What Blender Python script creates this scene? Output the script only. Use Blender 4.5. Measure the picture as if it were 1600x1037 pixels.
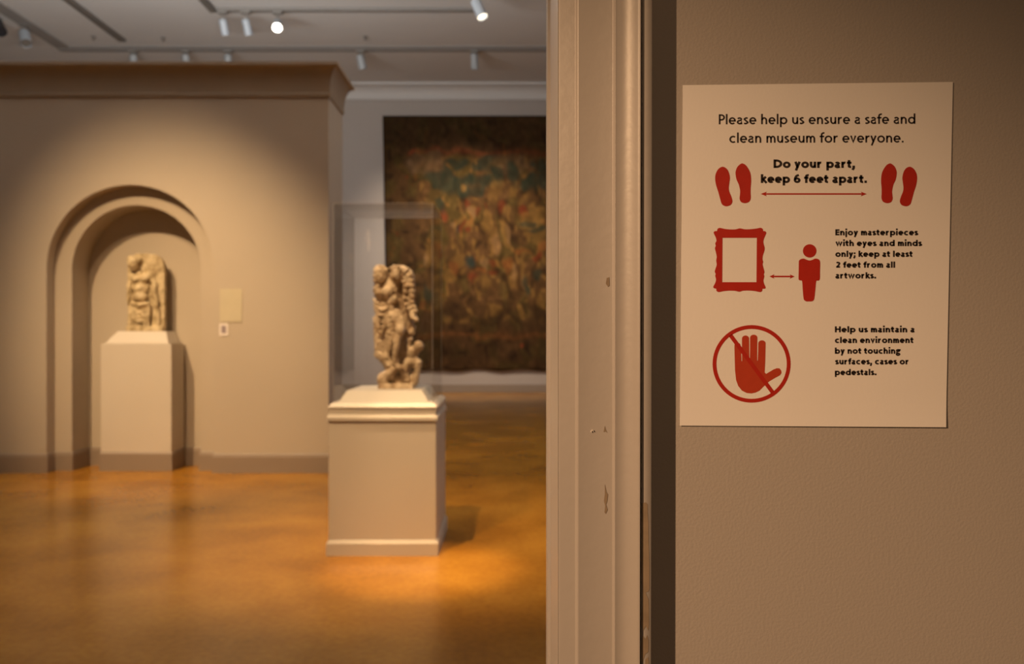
import bpy, bmesh, math, random
import numpy as np
from mathutils import Vector, Matrix, Euler

random.seed(7)
for o in list(bpy.data.objects):
    bpy.data.objects.remove(o)
SC = bpy.context.scene
COL = SC.collection
PI = math.pi
R = math.radians
F = 1333.3            # focal length in pixels of the 1600 px wide frame
EYE = 1.5             # camera height


def pt(px, py, d):
    """point at distance d seen at that pixel of the photograph"""
    return Vector(((px - 800) / F * d, d, EYE - (py - 518.5) / F * d))


# ------------------------------------------------------------------ camera
cam_data = bpy.data.cameras.new('camera')
cam_data.sensor_width = 36.0
cam_data.lens = F * 36.0 / 1600.0
cam_data.clip_start = 0.05
cam_data.clip_end = 100
cam_data.dof.use_dof = True
cam_data.dof.focus_distance = 0.705
cam_data.dof.aperture_fstop = 9.0
cam = bpy.data.objects.new('camera', cam_data)
COL.objects.link(cam)
cam.location = (0, 0, EYE)
cam.rotation_euler = (PI / 2, 0, 0)
SC.camera = cam

# ------------------------------------------------------------------ view, world
SC.view_settings.view_transform = 'Standard'
SC.view_settings.look = 'None'
SC.view_settings.exposure = 0.0
SC.view_settings.gamma = 1.0
SC.view_settings.use_curve_mapping = False
W = bpy.data.worlds.new('world')
SC.world = W
W.use_nodes = True
W.node_tree.nodes['Background'].inputs[0].default_value = (1.0, 0.74, 0.52, 1)
W.node_tree.nodes['Background'].inputs[1].default_value = 0.03


# ------------------------------------------------------------------ lights
def aim(o, target):
    o.rotation_euler = (Vector(target) - Vector(o.location)).to_track_quat('-Z', 'Y').to_euler()


def spot(name, loc, target, power, color, angle, blend=0.6, size=0.05):
    l = bpy.data.lights.new(name, 'SPOT')
    l.energy = power
    l.color = color
    l.spot_size = R(angle)
    l.spot_blend = blend
    l.shadow_soft_size = size
    o = bpy.data.objects.new(name, l)
    COL.objects.link(o)
    o.location = loc
    aim(o, target)
    return o


def area(name, loc, target, power, color, sx, sy):
    l = bpy.data.lights.new(name, 'AREA')
    l.shape = 'RECTANGLE'
    l.size = sx
    l.size_y = sy
    l.energy = power
    l.color = color
    o = bpy.data.objects.new(name, l)
    COL.objects.link(o)
    o.location = loc
    aim(o, target)
    return o


WARM = (1.0, 0.60, 0.31)
GOLD = (1.0, 0.655, 0.345)
NEUTRAL = (1.0, 0.80, 0.62)
# the near room's ceiling spot that lights the notice, from the left
spot('entrance_spot', (-2.44, -1.01, 2.75), (-0.05, 0.70, 1.40), 600, WARM, 20, 1.0, 0.025)
area('entrance_fill', (0.0, -2.6, 3.2), (0.1, 0.7, 1.4), 13, WARM, 0.5, 0.5)  # added ambient fill for the near room
# gallery: spots on the niche, the pedestal, the floor and the tapestry
spot('niche_spot', (-5.35, 3.2, 7.3), (-3.40, 9.3, 1.05), 2900, GOLD, 33, 1.0, 0.06)
spot('niche_front_spot', (-3.95, 3.0, 7.3), (-3.35, 9.3, 0.95), 1250, GOLD, 31, 1.0, 0.06)
spot('pedestal_spot', (-1.95, 2.75, 7.3), (-0.75, 5.9, 0.9), 2500, GOLD, 33, 1.0, 0.05)
spot('case_reflection_fill', (-0.55, 4.9, 7.3), (-0.58, 5.42, 0.0), 2300, GOLD, 12, 0.75, 0.03)  # added beam, imitates light thrown down by the acrylic front
spot('floor_wash_spot', (-2.9, 4.6, 7.3), (-1.9, 6.3, 0.0), 470, GOLD, 40, 1.0, 0.15)
spot('jamb_fill', (-3.2, 3.2, 7.3), (0.05, 0.85, 1.5), 700, GOLD, 14, 1.0, 0.1)  # added to brighten the jamb, no known fixture
spot('tapestry_spot', (-1.0, 16.4, 7.3), (-1.2, 21.2, 2.4), 2100, NEUTRAL, 70, 1.0, 0.2)
# added fill hidden above the partition, brightens the ceiling
area('ceiling_fill', (-4.8, 9.5, 4.5), (-4.8, 10.6, 7.6), 640, (0.97, 0.96, 0.94), 5.0, 0.3)
area('gallery_fill', (-1.0, 8.0, 7.45), (-1.0, 8.0, 0.0), 85, (1.0, 0.70, 0.46), 6.0, 4.0)  # added overhead ambient fill for the whole gallery
area('side_fill', (6.3, 9.5, 5.5), (-1.5, 7.5, 1.5), 85, (0.95, 0.95, 1.0), 2.0, 2.0)  # added cool fill for faces turned to the right


# ------------------------------------------------------------------ materials
def new_mat(name):
    m = bpy.data.materials.new(name)
    m.use_nodes = True
    nt = m.node_tree
    return m, nt, nt.nodes['Principled BSDF']


def simple(name, col, rough=0.5, metal=0.0, noise=0.06, nscale=6.0, bump=0.0, bscale=200.0, spec=0.5, coords='Object'):
    """principled colour with a slight procedural mottling and an optional fine bump"""
    m, nt, b = new_mat(name)
    N, L = nt.nodes, nt.links
    tc = N.new('ShaderNodeTexCoord')
    nz = N.new('ShaderNodeTexNoise')
    nz.inputs['Scale'].default_value = nscale
    nz.inputs['Detail'].default_value = 4
    L.new(tc.outputs[coords], nz.inputs['Vector'])
    rp = N.new('ShaderNodeValToRGB')
    rp.color_ramp.elements[0].position = 0.3
    rp.color_ramp.elements[1].position = 0.7
    rp.color_ramp.elements[0].color = tuple(c * (1 - noise) for c in col) + (1,)
    rp.color_ramp.elements[1].color = tuple(min(1, c * (1 + noise)) for c in col) + (1,)
    L.new(nz.outputs['Fac'], rp.inputs['Fac'])
    L.new(rp.outputs['Color'], b.inputs['Base Color'])
    b.inputs['Roughness'].default_value = rough
    b.inputs['Metallic'].default_value = metal
    b.inputs['Specular IOR Level'].default_value = spec
    if bump > 0:
        n2 = N.new('ShaderNodeTexNoise')
        n2.inputs['Scale'].default_value = bscale
        n2.inputs['Detail'].default_value = 3
        L.new(tc.outputs[coords], n2.inputs['Vector'])
        bp = N.new('ShaderNodeBump')
        bp.inputs['Strength'].default_value = bump
        bp.inputs['Distance'].default_value = 0.002
        L.new(n2.outputs['Fac'], bp.inputs['Height'])
        L.new(bp.outputs['Normal'], b.inputs['Normal'])
    return m


M = {}
M['near_wall'] = simple('near_wall_paint', (0.375, 0.338, 0.315), 0.62, noise=0.02, nscale=3, bump=0.13, bscale=420)
M['casing'] = simple('casing_paint', (0.305, 0.280, 0.268), 0.42, noise=0.02, nscale=4, bump=0.12, bscale=90)
M['bare_wood'] = simple('chipped_wood', (0.25, 0.19, 0.135), 0.6, noise=0.15, nscale=60)
M['gallery_wall'] = simple('gallery_wall_paint', (0.475, 0.415, 0.33), 0.6, noise=0.02, nscale=1.5, bump=0.1, bscale=120)
M['skirting'] = simple('skirting_paint', (0.27, 0.215, 0.165), 0.5, noise=0.02)
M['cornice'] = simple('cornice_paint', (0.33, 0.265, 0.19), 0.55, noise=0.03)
M['back_wall'] = simple('back_wall_paint', (0.42, 0.37, 0.33), 0.65, noise=0.03, nscale=0.6)
M['ceiling'] = simple('ceiling_paint', (0.62, 0.60, 0.575), 0.7, noise=0.02, nscale=0.5)
M['ceiling_trim'] = simple('ceiling_trim_shade', (0.28, 0.26, 0.24), 0.7, noise=0.02, nscale=0.5)  # darker than the ceiling: shade of the step put into the colour
M['pedestal'] = simple('pedestal_paint', (0.575, 0.525, 0.445), 0.5, noise=0.015, nscale=2)
M['paper'] = simple('paper', (0.765, 0.735, 0.725), 0.45, noise=0.012, nscale=12, bump=0.03, bscale=400)
M['ink_dark'] = simple('dark_ink', (0.022, 0.014, 0.012), 0.5, noise=0.02)
M['ink_red'] = simple('red_ink', (0.40, 0.018, 0.008), 0.45, noise=0.04, nscale=150)
M['ink_light_red'] = simple('light_red_ink', (0.42, 0.045, 0.016), 0.45, noise=0.04, nscale=150)
M['label_card'] = simple('label_card', (0.54, 0.49, 0.35), 0.5, noise=0.03)
M['white_card'] = simple('white_card', (0.75, 0.70, 0.66), 0.5, noise=0.02)
M['label_print'] = simple('label_print', (0.30, 0.25, 0.27), 0.5, noise=0.05)
M['lamp_pale'] = simple('pale_lamp_enamel', (0.36, 0.38, 0.39), 0.4, noise=0.02)
M['lamp_white'] = simple('lamp_enamel', (0.40, 0.44, 0.48), 0.4, noise=0.02)
M['lamp_black'] = simple('black_enamel', (0.02, 0.021, 0.025), 0.4, noise=0.02)
M['lamp_grey'] = simple('grey_metal', (0.20, 0.18, 0.16), 0.5, noise=0.05)
M['track'] = simple('track_metal', (0.16, 0.14, 0.12), 0.5, noise=0.03)
M['track_pale'] = simple('pale_track_metal', (0.22, 0.20, 0.18), 0.5, noise=0.03)


def stone(name, light, dark):
    m, nt, b = new_mat(name)
    N, L = nt.nodes, nt.links
    tc = N.new('ShaderNodeTexCoord')
    nz = N.new('ShaderNodeTexNoise')
    nz.inputs['Scale'].default_value = 11
    nz.inputs['Detail'].default_value = 8
    nz.inputs['Roughness'].default_value = 0.65
    L.new(tc.outputs['Object'], nz.inputs['Vector'])
    rp = N.new('ShaderNodeValToRGB')
    rp.color_ramp.elements[0].position = 0.36
    rp.color_ramp.elements[1].position = 0.62
    rp.color_ramp.elements[0].color = dark + (1,)
    rp.color_ramp.elements[1].color = light + (1,)
    L.new(nz.outputs['Fac'], rp.inputs['Fac'])
    L.new(rp.outputs['Color'], b.inputs['Base Color'])
    b.inputs['Roughness'].default_value = 0.6
    n2 = N.new('ShaderNodeTexNoise')
    n2.inputs['Scale'].default_value = 60
    L.new(tc.outputs['Object'], n2.inputs['Vector'])
    bp = N.new('ShaderNodeBump')
    bp.inputs['Strength'].default_value = 0.4
    bp.inputs['Distance'].default_value = 0.01
    L.new(n2.outputs['Fac'], bp.inputs['Height'])
    L.new(bp.outputs['Normal'], b.inputs['Normal'])
    return m


M['statue'] = stone('statue_marble', (0.74, 0.59, 0.40), (0.30, 0.19, 0.10))
M['relief'] = stone('relief_stone', (0.68, 0.57, 0.36), (0.30, 0.22, 0.11))


def emission(name, col, strength):
    m, nt, b = new_mat(name)
    b.inputs['Base Color'].default_value = (0.8, 0.8, 0.8, 1)
    b.inputs['Emission Color'].default_value = col + (1,)
    b.inputs['Emission Strength'].default_value = strength
    return m


M['lamp_lit'] = emission('lit_lens', (1.0, 0.90, 0.72), 22)
M['lamp_dim'] = emission('lit_lens_side', (1.0, 0.85, 0.62), 3.0)


def floor_material():
    m, nt, b = new_mat('honey_cork_floor')
    N, L = nt.nodes, nt.links
    tc = N.new('ShaderNodeTexCoord')
    n1 = N.new('ShaderNodeTexNoise')
    n1.inputs['Scale'].default_value = 1.3
    n1.inputs['Detail'].default_value = 3
    n1.inputs['Roughness'].default_value = 0.5
    n1.inputs['Distortion'].default_value = 0.2
    L.new(tc.outputs['Object'], n1.inputs['Vector'])
    r1 = N.new('ShaderNodeValToRGB')
    r1.color_ramp.elements[0].position = 0.34
    r1.color_ramp.elements[1].position = 0.68
    r1.color_ramp.elements[0].color = (0.32, 0.134, 0.011, 1)
    r1.color_ramp.elements[1].color = (0.49, 0.232, 0.027, 1)
    L.new(n1.outputs['Fac'], r1.inputs['Fac'])
    n2 = N.new('ShaderNodeTexNoise')
    n2.inputs['Scale'].default_value = 26
    n2.inputs['Detail'].default_value = 5
    L.new(tc.outputs['Object'], n2.inputs['Vector'])
    r2 = N.new('ShaderNodeValToRGB')
    r2.color_ramp.elements[0].position = 0.3
    r2.color_ramp.elements[1].position = 0.7
    r2.color_ramp.elements[0].color = (0.80, 0.76, 0.70, 1)
    r2.color_ramp.elements[1].color = (1, 1, 1, 1)
    L.new(n2.outputs['Fac'], r2.inputs['Fac'])
    mx = N.new('ShaderNodeMix')
    mx.data_type = 'RGBA'
    mx.blend_type = 'MULTIPLY'
    mx.inputs['Factor'].default_value = 1
    L.new(r1.outputs['Color'], mx.inputs['A'])
    L.new(r2.outputs['Color'], mx.inputs['B'])
    L.new(mx.outputs['Result'], b.inputs['Base Color'])
    b.inputs['Roughness'].default_value = 0.24
    b.inputs['Specular IOR Level'].default_value = 0.4
    return m


M['floor'] = floor_material()


def acrylic():
    m, nt, b = new_mat('clear_acrylic')
    N, L = nt.nodes, nt.links
    out = N['Material Output']
    tr = N.new('ShaderNodeBsdfTransparent')
    tr.inputs['Color'].default_value = (0.985, 0.988, 0.988, 1)
    gl = N.new('ShaderNodeBsdfGlossy')
    gl.inputs['Roughness'].default_value = 0.03
    fr = N.new('ShaderNodeFresnel')
    fr.inputs['IOR'].default_value = 1.45
    mx = N.new('ShaderNodeMixShader')
    geo = N.new('ShaderNodeNewGeometry')
    inv = N.new('ShaderNodeMath')
    inv.operation = 'SUBTRACT'
    inv.inputs[0].default_value = 1.0
    L.new(geo.outputs['Backfacing'], inv.inputs[1])
    mul = N.new('ShaderNodeMath')
    mul.operation = 'MULTIPLY'
    L.new(fr.outputs['Fac'], mul.inputs[0])
    L.new(inv.outputs['Value'], mul.inputs[1])
    L.new(mul.outputs['Value'], mx.inputs['Fac'])
    L.new(tr.outputs['BSDF'], mx.inputs[1])
    L.new(gl.outputs['BSDF'], mx.inputs[2])
    L.new(mx.outputs['Shader'], out.inputs['Surface'])
    return m


M['acrylic'] = acrylic()
M['acrylic_glint'] = simple('acrylic_glint', (0.34, 0.31, 0.28), 0.3, noise=0.02)  # flat colour standing in for the gleam of polished pane edges


# ------------------------------------------------------------------ builders
def link(name, bm, mat, parent=None, smooth=False):
    me = bpy.data.meshes.new(name)
    bmesh.ops.recalc_face_normals(bm, faces=bm.faces)
    bm.to_mesh(me)
    bm.free()
    if smooth:
        for p in me.polygons:
            p.use_smooth = True
    o = bpy.data.objects.new(name, me)
    COL.objects.link(o)
    if mat:
        me.materials.append(mat)
    if parent:
        o.parent = parent
    return o


def tag(o, label, cat, group=None, kind=None):
    o['label'] = label
    o['category'] = cat
    if group:
        o['group'] = group
    if kind:
        o['kind'] = kind
    return o


def struct(name, bm, mat, parent=None, smooth=False):
    o = link(name, bm, mat, parent, smooth)
    o['kind'] = 'structure'
    return o


def thing(name, label, cat, loc, group=None, rotz=0.0):
    o = bpy.data.objects.new(name, None)
    o.empty_display_size = 0.1
    COL.objects.link(o)
    o.location = loc
    o.rotation_euler = (0, 0, rotz)
    return tag(o, label, cat, group)


def box(bm, x0, x1, y0, y1, z0, z1, bevel=0.0, seg=2):
    r = bmesh.ops.create_cube(bm, size=1.0)
    vs = r['verts']
    for v in vs:
        v.co = Vector((x0 if v.co.x < 0 else x1, y0 if v.co.y < 0 else y1, z0 if v.co.z < 0 else z1))
    if bevel > 0:
        es = list({e for v in vs for e in v.link_edges})
        bmesh.ops.bevel(bm, geom=es, offset=bevel, segments=seg, affect='EDGES', profile=0.5)
    return bm


def frustum(bm, lo, hi):
    """lo / hi: (x0, x1, y0, y1, z)"""
    a = [bm.verts.new((lo[i], lo[j], lo[4])) for i, j in ((0, 2), (1, 2), (1, 3), (0, 3))]
    b = [bm.verts.new((hi[i], hi[j], hi[4])) for i, j in ((0, 2), (1, 2), (1, 3), (0, 3))]
    bm.faces.new(a[::-1])
    bm.faces.new(b)
    for k in range(4):
        bm.faces.new((a[k], a[(k + 1) % 4], b[(k + 1) % 4], b[k]))
    return bm


def cyl(bm, p0, p1, r0, r1=None, seg=24, caps=True):
    r1 = r0 if r1 is None else r1
    p0, p1 = Vector(p0), Vector(p1)
    d = p1 - p0
    q = d.to_track_quat('Z', 'Y').to_matrix()
    ra, rb = [], []
    for k in range(seg):
        a = 2 * PI * k / seg
        u = q @ Vector((math.cos(a), math.sin(a), 0))
        ra.append(bm.verts.new(p0 + u * r0))
        rb.append(bm.verts.new(p1 + u * r1))
    for k in range(seg):
        bm.faces.new((ra[k], ra[(k + 1) % seg], rb[(k + 1) % seg], rb[k]))
    if caps:
        bm.faces.new(ra[::-1])
        bm.faces.new(rb)
    return bm


def prism_xy(bm, pts, z0, z1, lean=None):
    """plan polygon extruded upwards"""
    a = [bm.verts.new((x, y, z0)) for x, y in pts]
    b = [bm.verts.new((x, y, z1)) for x, y in pts]
    bm.faces.new(a[::-1])
    bm.faces.new(b)
    n = len(pts)
    for k in range(n):
        bm.faces.new((a[k], a[(k + 1) % n], b[(k + 1) % n], b[k]))
    return bm


# ------------------------------------------------------------------ room: floor, ceiling, outer walls
D_BACK = 21.2
Z_CEIL = 7.6
struct('floor', box(bmesh.new(), -12.5, 7.0, -4.0, D_BACK + 0.3, -0.2, 0.0), M['floor'])
cb = bmesh.new()
box(cb, -12.8, 7.3, 0.7, D_BACK + 0.3, Z_CEIL, Z_CEIL + 0.2)
struct('ceiling', cb, M['ceiling'])
struct('wall_back', box(bmesh.new(), -12.8, 7.3, D_BACK, D_BACK + 0.3, 0, Z_CEIL), M['back_wall'])
struct('wall_left', box(bmesh.new(), -12.8, -12.5, 0.7, D_BACK, 0, Z_CEIL), M['back_wall'])
struct('wall_right', box(bmesh.new(), 7.0, 7.3, 0.7, D_BACK, 0, Z_CEIL), M['back_wall'])

# crown moulding of the back wall (profile swept along x)
def sweep_x(bm, prof, x0, x1):
    a = [bm.verts.new((x0, y, z)) for y, z in prof]
    b = [bm.verts.new((x1, y, z)) for y, z in prof]
    n = len(prof)
    for k in range(n):
        bm.faces.new((a[k], a[(k + 1) % n], b[(k + 1) % n], b[k]))
    bm.faces.new(a[::-1])
    bm.faces.new(b)
    return bm


prof = [(D_BACK, 7.26), (D_BACK - 0.05, 7.26), (D_BACK - 0.05, 7.30)]
for k in range(9):
    a = k / 8 * PI / 2
    prof.append((D_BACK - 0.06 - 0.28 * (1 - math.cos(a)), 7.30 + 0.24 * math.sin(a)))
prof += [(D_BACK - 0.38, 7.54), (D_BACK - 0.38, Z_CEIL), (D_BACK, Z_CEIL)]
struct('trim_1', sweep_x(bmesh.new(), prof, -12.5, 7.0), M['ceiling'])
bb = bmesh.new()
box(bb, -12.5, 7.0, D_BACK - 0.03, D_BACK, 0, 0.2, 0.006)
struct('baseboard_back', bb, M['skirting'])

# stepped bands on the ceiling: an L shaped raised frame
tb = bmesh.new()
box(tb, -9.75, 7.0, 18.2, 18.52, Z_CEIL - 0.03, Z_CEIL, 0.005)
box(tb, -9.75, 7.0, 18.30, 18.42, Z_CEIL - 0.05, Z_CEIL - 0.03, 0.005)
box(tb, -9.75, -9.45, 0.98, 18.2, Z_CEIL - 0.03, Z_CEIL, 0.005)
struct('trim_2', tb, M['ceiling_trim'])

# ------------------------------------------------------------------ free-standing partition with the arched niche
PY0, PY1 = 9.09, 9.83
PXR = (513.5 - 800) / F * PY0
PXL = -8.6
PZT = 4.33
NC = -4.066
R1, R2 = 0.893, 0.699
SPR = 2.175
NY1, NY2 = 9.24, 9.60


def arch_pts(cx, r, spring, n=40):
    """opening outline from the left foot over the arch to the right foot"""
    p = [(cx - r, 0.0)]
    for k in range(n + 1):
        a = PI - PI * k / n
        p.append((cx + r * math.cos(a), spring + r * math.sin(a)))
    p.append((cx + r, 0.0))
    return p


def wall_face(bm, y, outer, inner):
    """face between two outlines with the same foot line (both lists go left foot -> over -> right foot)"""
    n = len(inner)
    vi = [bm.verts.new((x, y, z)) for x, z in inner]
    vo = [bm.verts.new((x, y, z)) for x, z in outer]
    for k in range(n - 1):
        bm.faces.new((vo[k], vi[k], vi[k + 1], vo[k + 1]))
    return vi, vo


def reveal(bm, pts, y0, y1):
    a = [bm.verts.new((x, y0, z)) for x, z in pts]
    b = [bm.verts.new((x, y1, z)) for x, z in pts]
    for k in range(len(pts) - 1):
        bm.faces.new((a[k], b[k], b[k + 1], a[k + 1]))


A1 = arch_pts(NC, R1, SPR)
A2 = arch_pts(NC, R2, SPR)
# rectangle outline with as many points as the arch
rect = []
for (x, z) in A1:
    dx, dz = x - NC, z - SPR
    if z <= 0:
        rect.append((PXL if dx < 0 else PXR, 0.0))
    else:
        # project from the arch centre to the rectangle
        t = 1e9
        if dx < -1e-6:
            t = min(t, (PXL - NC) / dx)
        if dx > 1e-6:
            t = min(t, (PXR - NC) / dx)
        if dz > 1e-6:
            t = min(t, (PZT - SPR) / dz)
        rect.append((NC + dx * t, SPR + dz * t))
# snap the points nearest to the two upper corners onto them
for cx in (PXL, PXR):
    k = min(range(len(rect)), key=lambda i: (rect[i][0] - cx) ** 2 + (rect[i][1] - PZT) ** 2)
    rect[k] = (cx, PZT)
pb = bmesh.new()
wall_face(pb, PY0, rect, A1)
reveal(pb, A1, PY0, NY1)
wall_face(pb, NY1, A1, A2)
reveal(pb, A2, NY1, NY2)
back = [pb.verts.new((x, NY2, z)) for x, z in A2]
pb.faces.new(back)
# sides, top and back
for quad in (((PXR, PY0, 0), (PXR, PY1, 0), (PXR, PY1, PZT), (PXR, PY0, PZT)),
             ((PXL, PY0, 0), (PXL, PY1, 0), (PXL, PY1, PZT), (PXL, PY0, PZT)),
             ((PXL, PY0, PZT), (PXR, PY0, PZT), (PXR, PY1, PZT), (PXL, PY1, PZT)),
             ((PXL, PY1, 0), (PXR, PY1, 0), (PXR, PY1, PZT), (PXL, PY1, PZT))):
    pb.faces.new([pb.verts.new(c) for c in quad])
bmesh.ops.remove_doubles(pb, verts=pb.verts, dist=0.0005)
struct('wall_middle', pb, M['gallery_wall'])

# cornice of the partition: profile (outward projection, height) carried round its four sides
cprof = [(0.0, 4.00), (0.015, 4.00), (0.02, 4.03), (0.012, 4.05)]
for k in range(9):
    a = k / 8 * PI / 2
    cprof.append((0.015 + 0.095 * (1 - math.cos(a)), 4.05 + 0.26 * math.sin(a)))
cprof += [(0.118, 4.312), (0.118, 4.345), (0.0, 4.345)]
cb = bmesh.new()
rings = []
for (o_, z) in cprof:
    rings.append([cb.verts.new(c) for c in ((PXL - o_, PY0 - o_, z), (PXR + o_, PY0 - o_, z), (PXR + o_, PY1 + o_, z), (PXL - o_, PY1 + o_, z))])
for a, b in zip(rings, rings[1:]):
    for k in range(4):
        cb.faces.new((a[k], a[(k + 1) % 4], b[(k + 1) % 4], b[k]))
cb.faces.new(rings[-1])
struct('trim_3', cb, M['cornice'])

# baseboard of the partition, following the niche
bt, bh = 0.018, 0.205
path = [(PXL, PY0), (NC - R1, PY0), (NC - R1, NY1), (NC - R2, NY1), (NC - R2, NY2),
        (NC + R2, NY2), (NC + R2, NY1), (NC + R1, NY1), (NC + R1, PY0), (PXR, PY0), (PXR, PY1)]


def offset_path(path, d):
    out = []
    for i, p in enumerate(path):
        p = Vector(p)
        ns = []
        if i > 0:
            t = (p - Vector(path[i - 1])).normalized()
            ns.append(Vector((t.y, -t.x)))
        if i < len(path) - 1:
            t = (Vector(path[i + 1]) - p).normalized()
            ns.append(Vector((t.y, -t.x)))
        if len(ns) == 1:
            out.append(p + ns[0] * d)
        else:
            out.append(p + (ns[0] + ns[1]) * d / (1 + ns[0].dot(ns[1])))
    return out


bb = bmesh.new()
bprof = [(0.0005, 0.0), (bt, 0.0), (bt, bh - 0.035), (bt * 0.8, bh - 0.025), (bt * 0.8, bh - 0.012), (bt * 0.4, bh), (0.0005, bh)]
cols = []
for d, z in bprof:
    cols.append([bb.verts.new((q.x, q.y, z)) for q in offset_path(path, d)])
for a, b in zip(cols, cols[1:]):
    for k in range(len(path) - 1):
        bb.faces.new((a[k], a[k + 1], b[k + 1], b[k]))
struct('baseboard_middle', bb, M['skirting'])

# ------------------------------------------------------------------ the near doorway
WY = 0.70             # plane of the near wall
DY1 = 0.94            # its gallery side
CY = 0.690             # depth of the casing's face
XJ = (873.5 - 800) / F * CY
wb = bmesh.new()
box(wb, XJ, 7.0, WY, DY1, 0, Z_CEIL)
box(wb, -12.5, -1.85, WY, DY1, 0, Z_CEIL)
box(wb, -1.85, XJ, WY, DY1, 3.3, Z_CEIL)
struct('wall_front', wb, M['near_wall'])


def cx(px):
    return (px - 800) / F * CY


casing = [(cx(873.5), WY - 0.0002), (cx(873.5), 0.6998), (cx(874.2), 0.6990), (cx(875.2), 0.6986), (cx(899.5), 0.6986)]
casing += [(cx(900.5), 0.6982), (cx(902.5), 0.6960), (cx(903.8), 0.6953), (cx(905.5), 0.6951)]
casing += [(cx(957.5), 0.6951), (cx(958.8), 0.6946), (cx(960.5), 0.6928), (cx(961.8), 0.6922), (cx(963.5), 0.6922)]
for k in range(1, 15):
    u = k / 14
    casing.append((cx(963.5 + 31.5 * u), 0.6922 - 0.0088 * u ** 2.1))
casing += [(cx(996.8), 0.6828), (cx(998.2), 0.6826), (cx(998.9), 0.6831), (cx(999.3), 0.6872), (cx(1000.4), 0.6872), (cx(1000.6), 0.6856), (cx(1001.0), 0.6851),
           (cx(1001.8), 0.6848), (cx(1015.4), 0.6848), (cx(1016.6), 0.6851), (cx(1017.0), 0.6860), (cx(1017.0), WY - 0.0002)]
tb = bmesh.new()
# slightly out of plumb at its outer edge
lo_ = [tb.verts.new((x - (x - XJ) / 0.071 * 0.0026, y, 0.0)) for x, y in casing]
hi_ = [tb.verts.new((x + (x - XJ) / 0.071 * 0.0031, y, 3.3)) for x, y in casing]
tb.faces.new(lo_[::-1])
tb.faces.new(hi_)
for k in range(len(casing)):
    tb.faces.new((lo_[k], lo_[(k + 1) % len(casing)], hi_[(k + 1) % len(casing)], hi_[k]))
trim = struct('trim_4', tb, M['casing'])
for p in trim.data.polygons:
    p.use_smooth = len(p.vertices) == 4
trim.data.set_sharp_from_angle(angle=R(40))

# door jamb lining with a stop bead near its far edge
jb = bmesh.new()
prism_xy(jb, [(XJ - 0.0004, 0.6995), (XJ - 0.0004, 0.838), (XJ - 0.0028, 0.841), (XJ - 0.0034, 0.846), (XJ - 0.0034, 0.858), (XJ - 0.0022, 0.863),
              (XJ - 0.0004, 0.867), (XJ - 0.0004, 0.94), (XJ - 0.0001, 0.94), (XJ - 0.0001, 0.6995)], 0.0, 3.3)
struct('door_1', jb, M['casing'])

# chips where the paint has come off the casing
def flat_poly(bm, pts):
    """pts: (x, y, z) outline, filled"""
    vs = [bm.verts.new(p) for p in pts]
    es = [bm.edges.new((vs[k], vs[(k + 1) % len(vs)])) for k in range(len(vs))]
    bmesh.ops.triangle_fill(bm, use_beauty=True, use_dissolve=False, edges=es)


def chip(outline, d, name='paint_chip'):
    b = bmesh.new()
    flat_poly(b, [tuple(pt(x, y, d)) for x, y in outline])
    o = link(name, b, M['bare_wood'], trim)
    o['label'] = 'bare patch where the casing paint has chipped off'


chip([(1003, 786), (1009, 784.5), (1012, 788), (1012, 800), (1013, 815), (1013.5, 850), (1014.5, 880), (1014.5, 920), (1013, 924), (1009, 925),
      (1011, 931), (1013.5, 936), (1014, 975), (1013, 985), (1009, 978), (1005, 985), (1001.6, 975), (1001.6, 960), (1004, 945), (1004, 925), (1002, 905),
      (1001.8, 870), (1002, 820)], 0.6846)
chip([(1004, 992), (1008, 998), (1011, 992), (1013.5, 1000), (1013, 1018), (1008, 1022), (1004, 1034), (1002, 1034), (1001.8, 1005)], 0.6846)
chip([(1008, 1030), (1013, 1026), (1014, 1037), (1008, 1038)], 0.6846)
chip([(945, 756), (947.5, 768), (950, 772), (949, 782), (947, 788), (949.5, 796), (946.5, 802.5), (944.5, 800), (945.5, 790), (943.5, 782), (945, 772)], 0.6949)
chip([(948, 434), (952, 433), (952.5, 446), (950, 448), (946.5, 443)], 0.6949)
chip([(945, 665), (946.5, 671), (949, 676), (946, 674), (943, 674.5)], 0.6949)
# small nail hook on the flat of the casing
nb = bmesh.new()
prev = None
for k in range(8):
    a = R(200 - k * 28)
    p = pt(925.5 + 1.6 * math.cos(a), 674 - 2.4 * math.sin(a), 0.6943)
    if prev is not None:
        cyl(nb, prev, p, 0.00035, seg=6)
    prev = p
o = link('bent_nail', nb, M['white_card'], trim)

# ------------------------------------------------------------------ the paper notice
NY = WY - 0.0009         # front of the sheet


def sp(px, py, d=NY):
    """sheet position: design units of the notice mapped onto the wall plane"""
    return Vector(((px - 800) / F * WY, d, EYE - (py - 518.5) / F * WY))


O0 = sp(1275, 399)
notice = thing('museum_notice', 'white paper distancing notice with red pictograms taped to the tan wall', 'sign', O0)


def npart(name, bm, mat, label=None):
    bmesh.ops.translate(bm, verts=bm.verts, vec=-O0)
    o = link(name, bm, mat, notice)
    if label:
        o['label'] = label
    return o


sb = bmesh.new()
corners = [(1066.5, 133.5), (1488, 128.5), (1477, 667), (1061.8, 664.5)]
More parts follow.
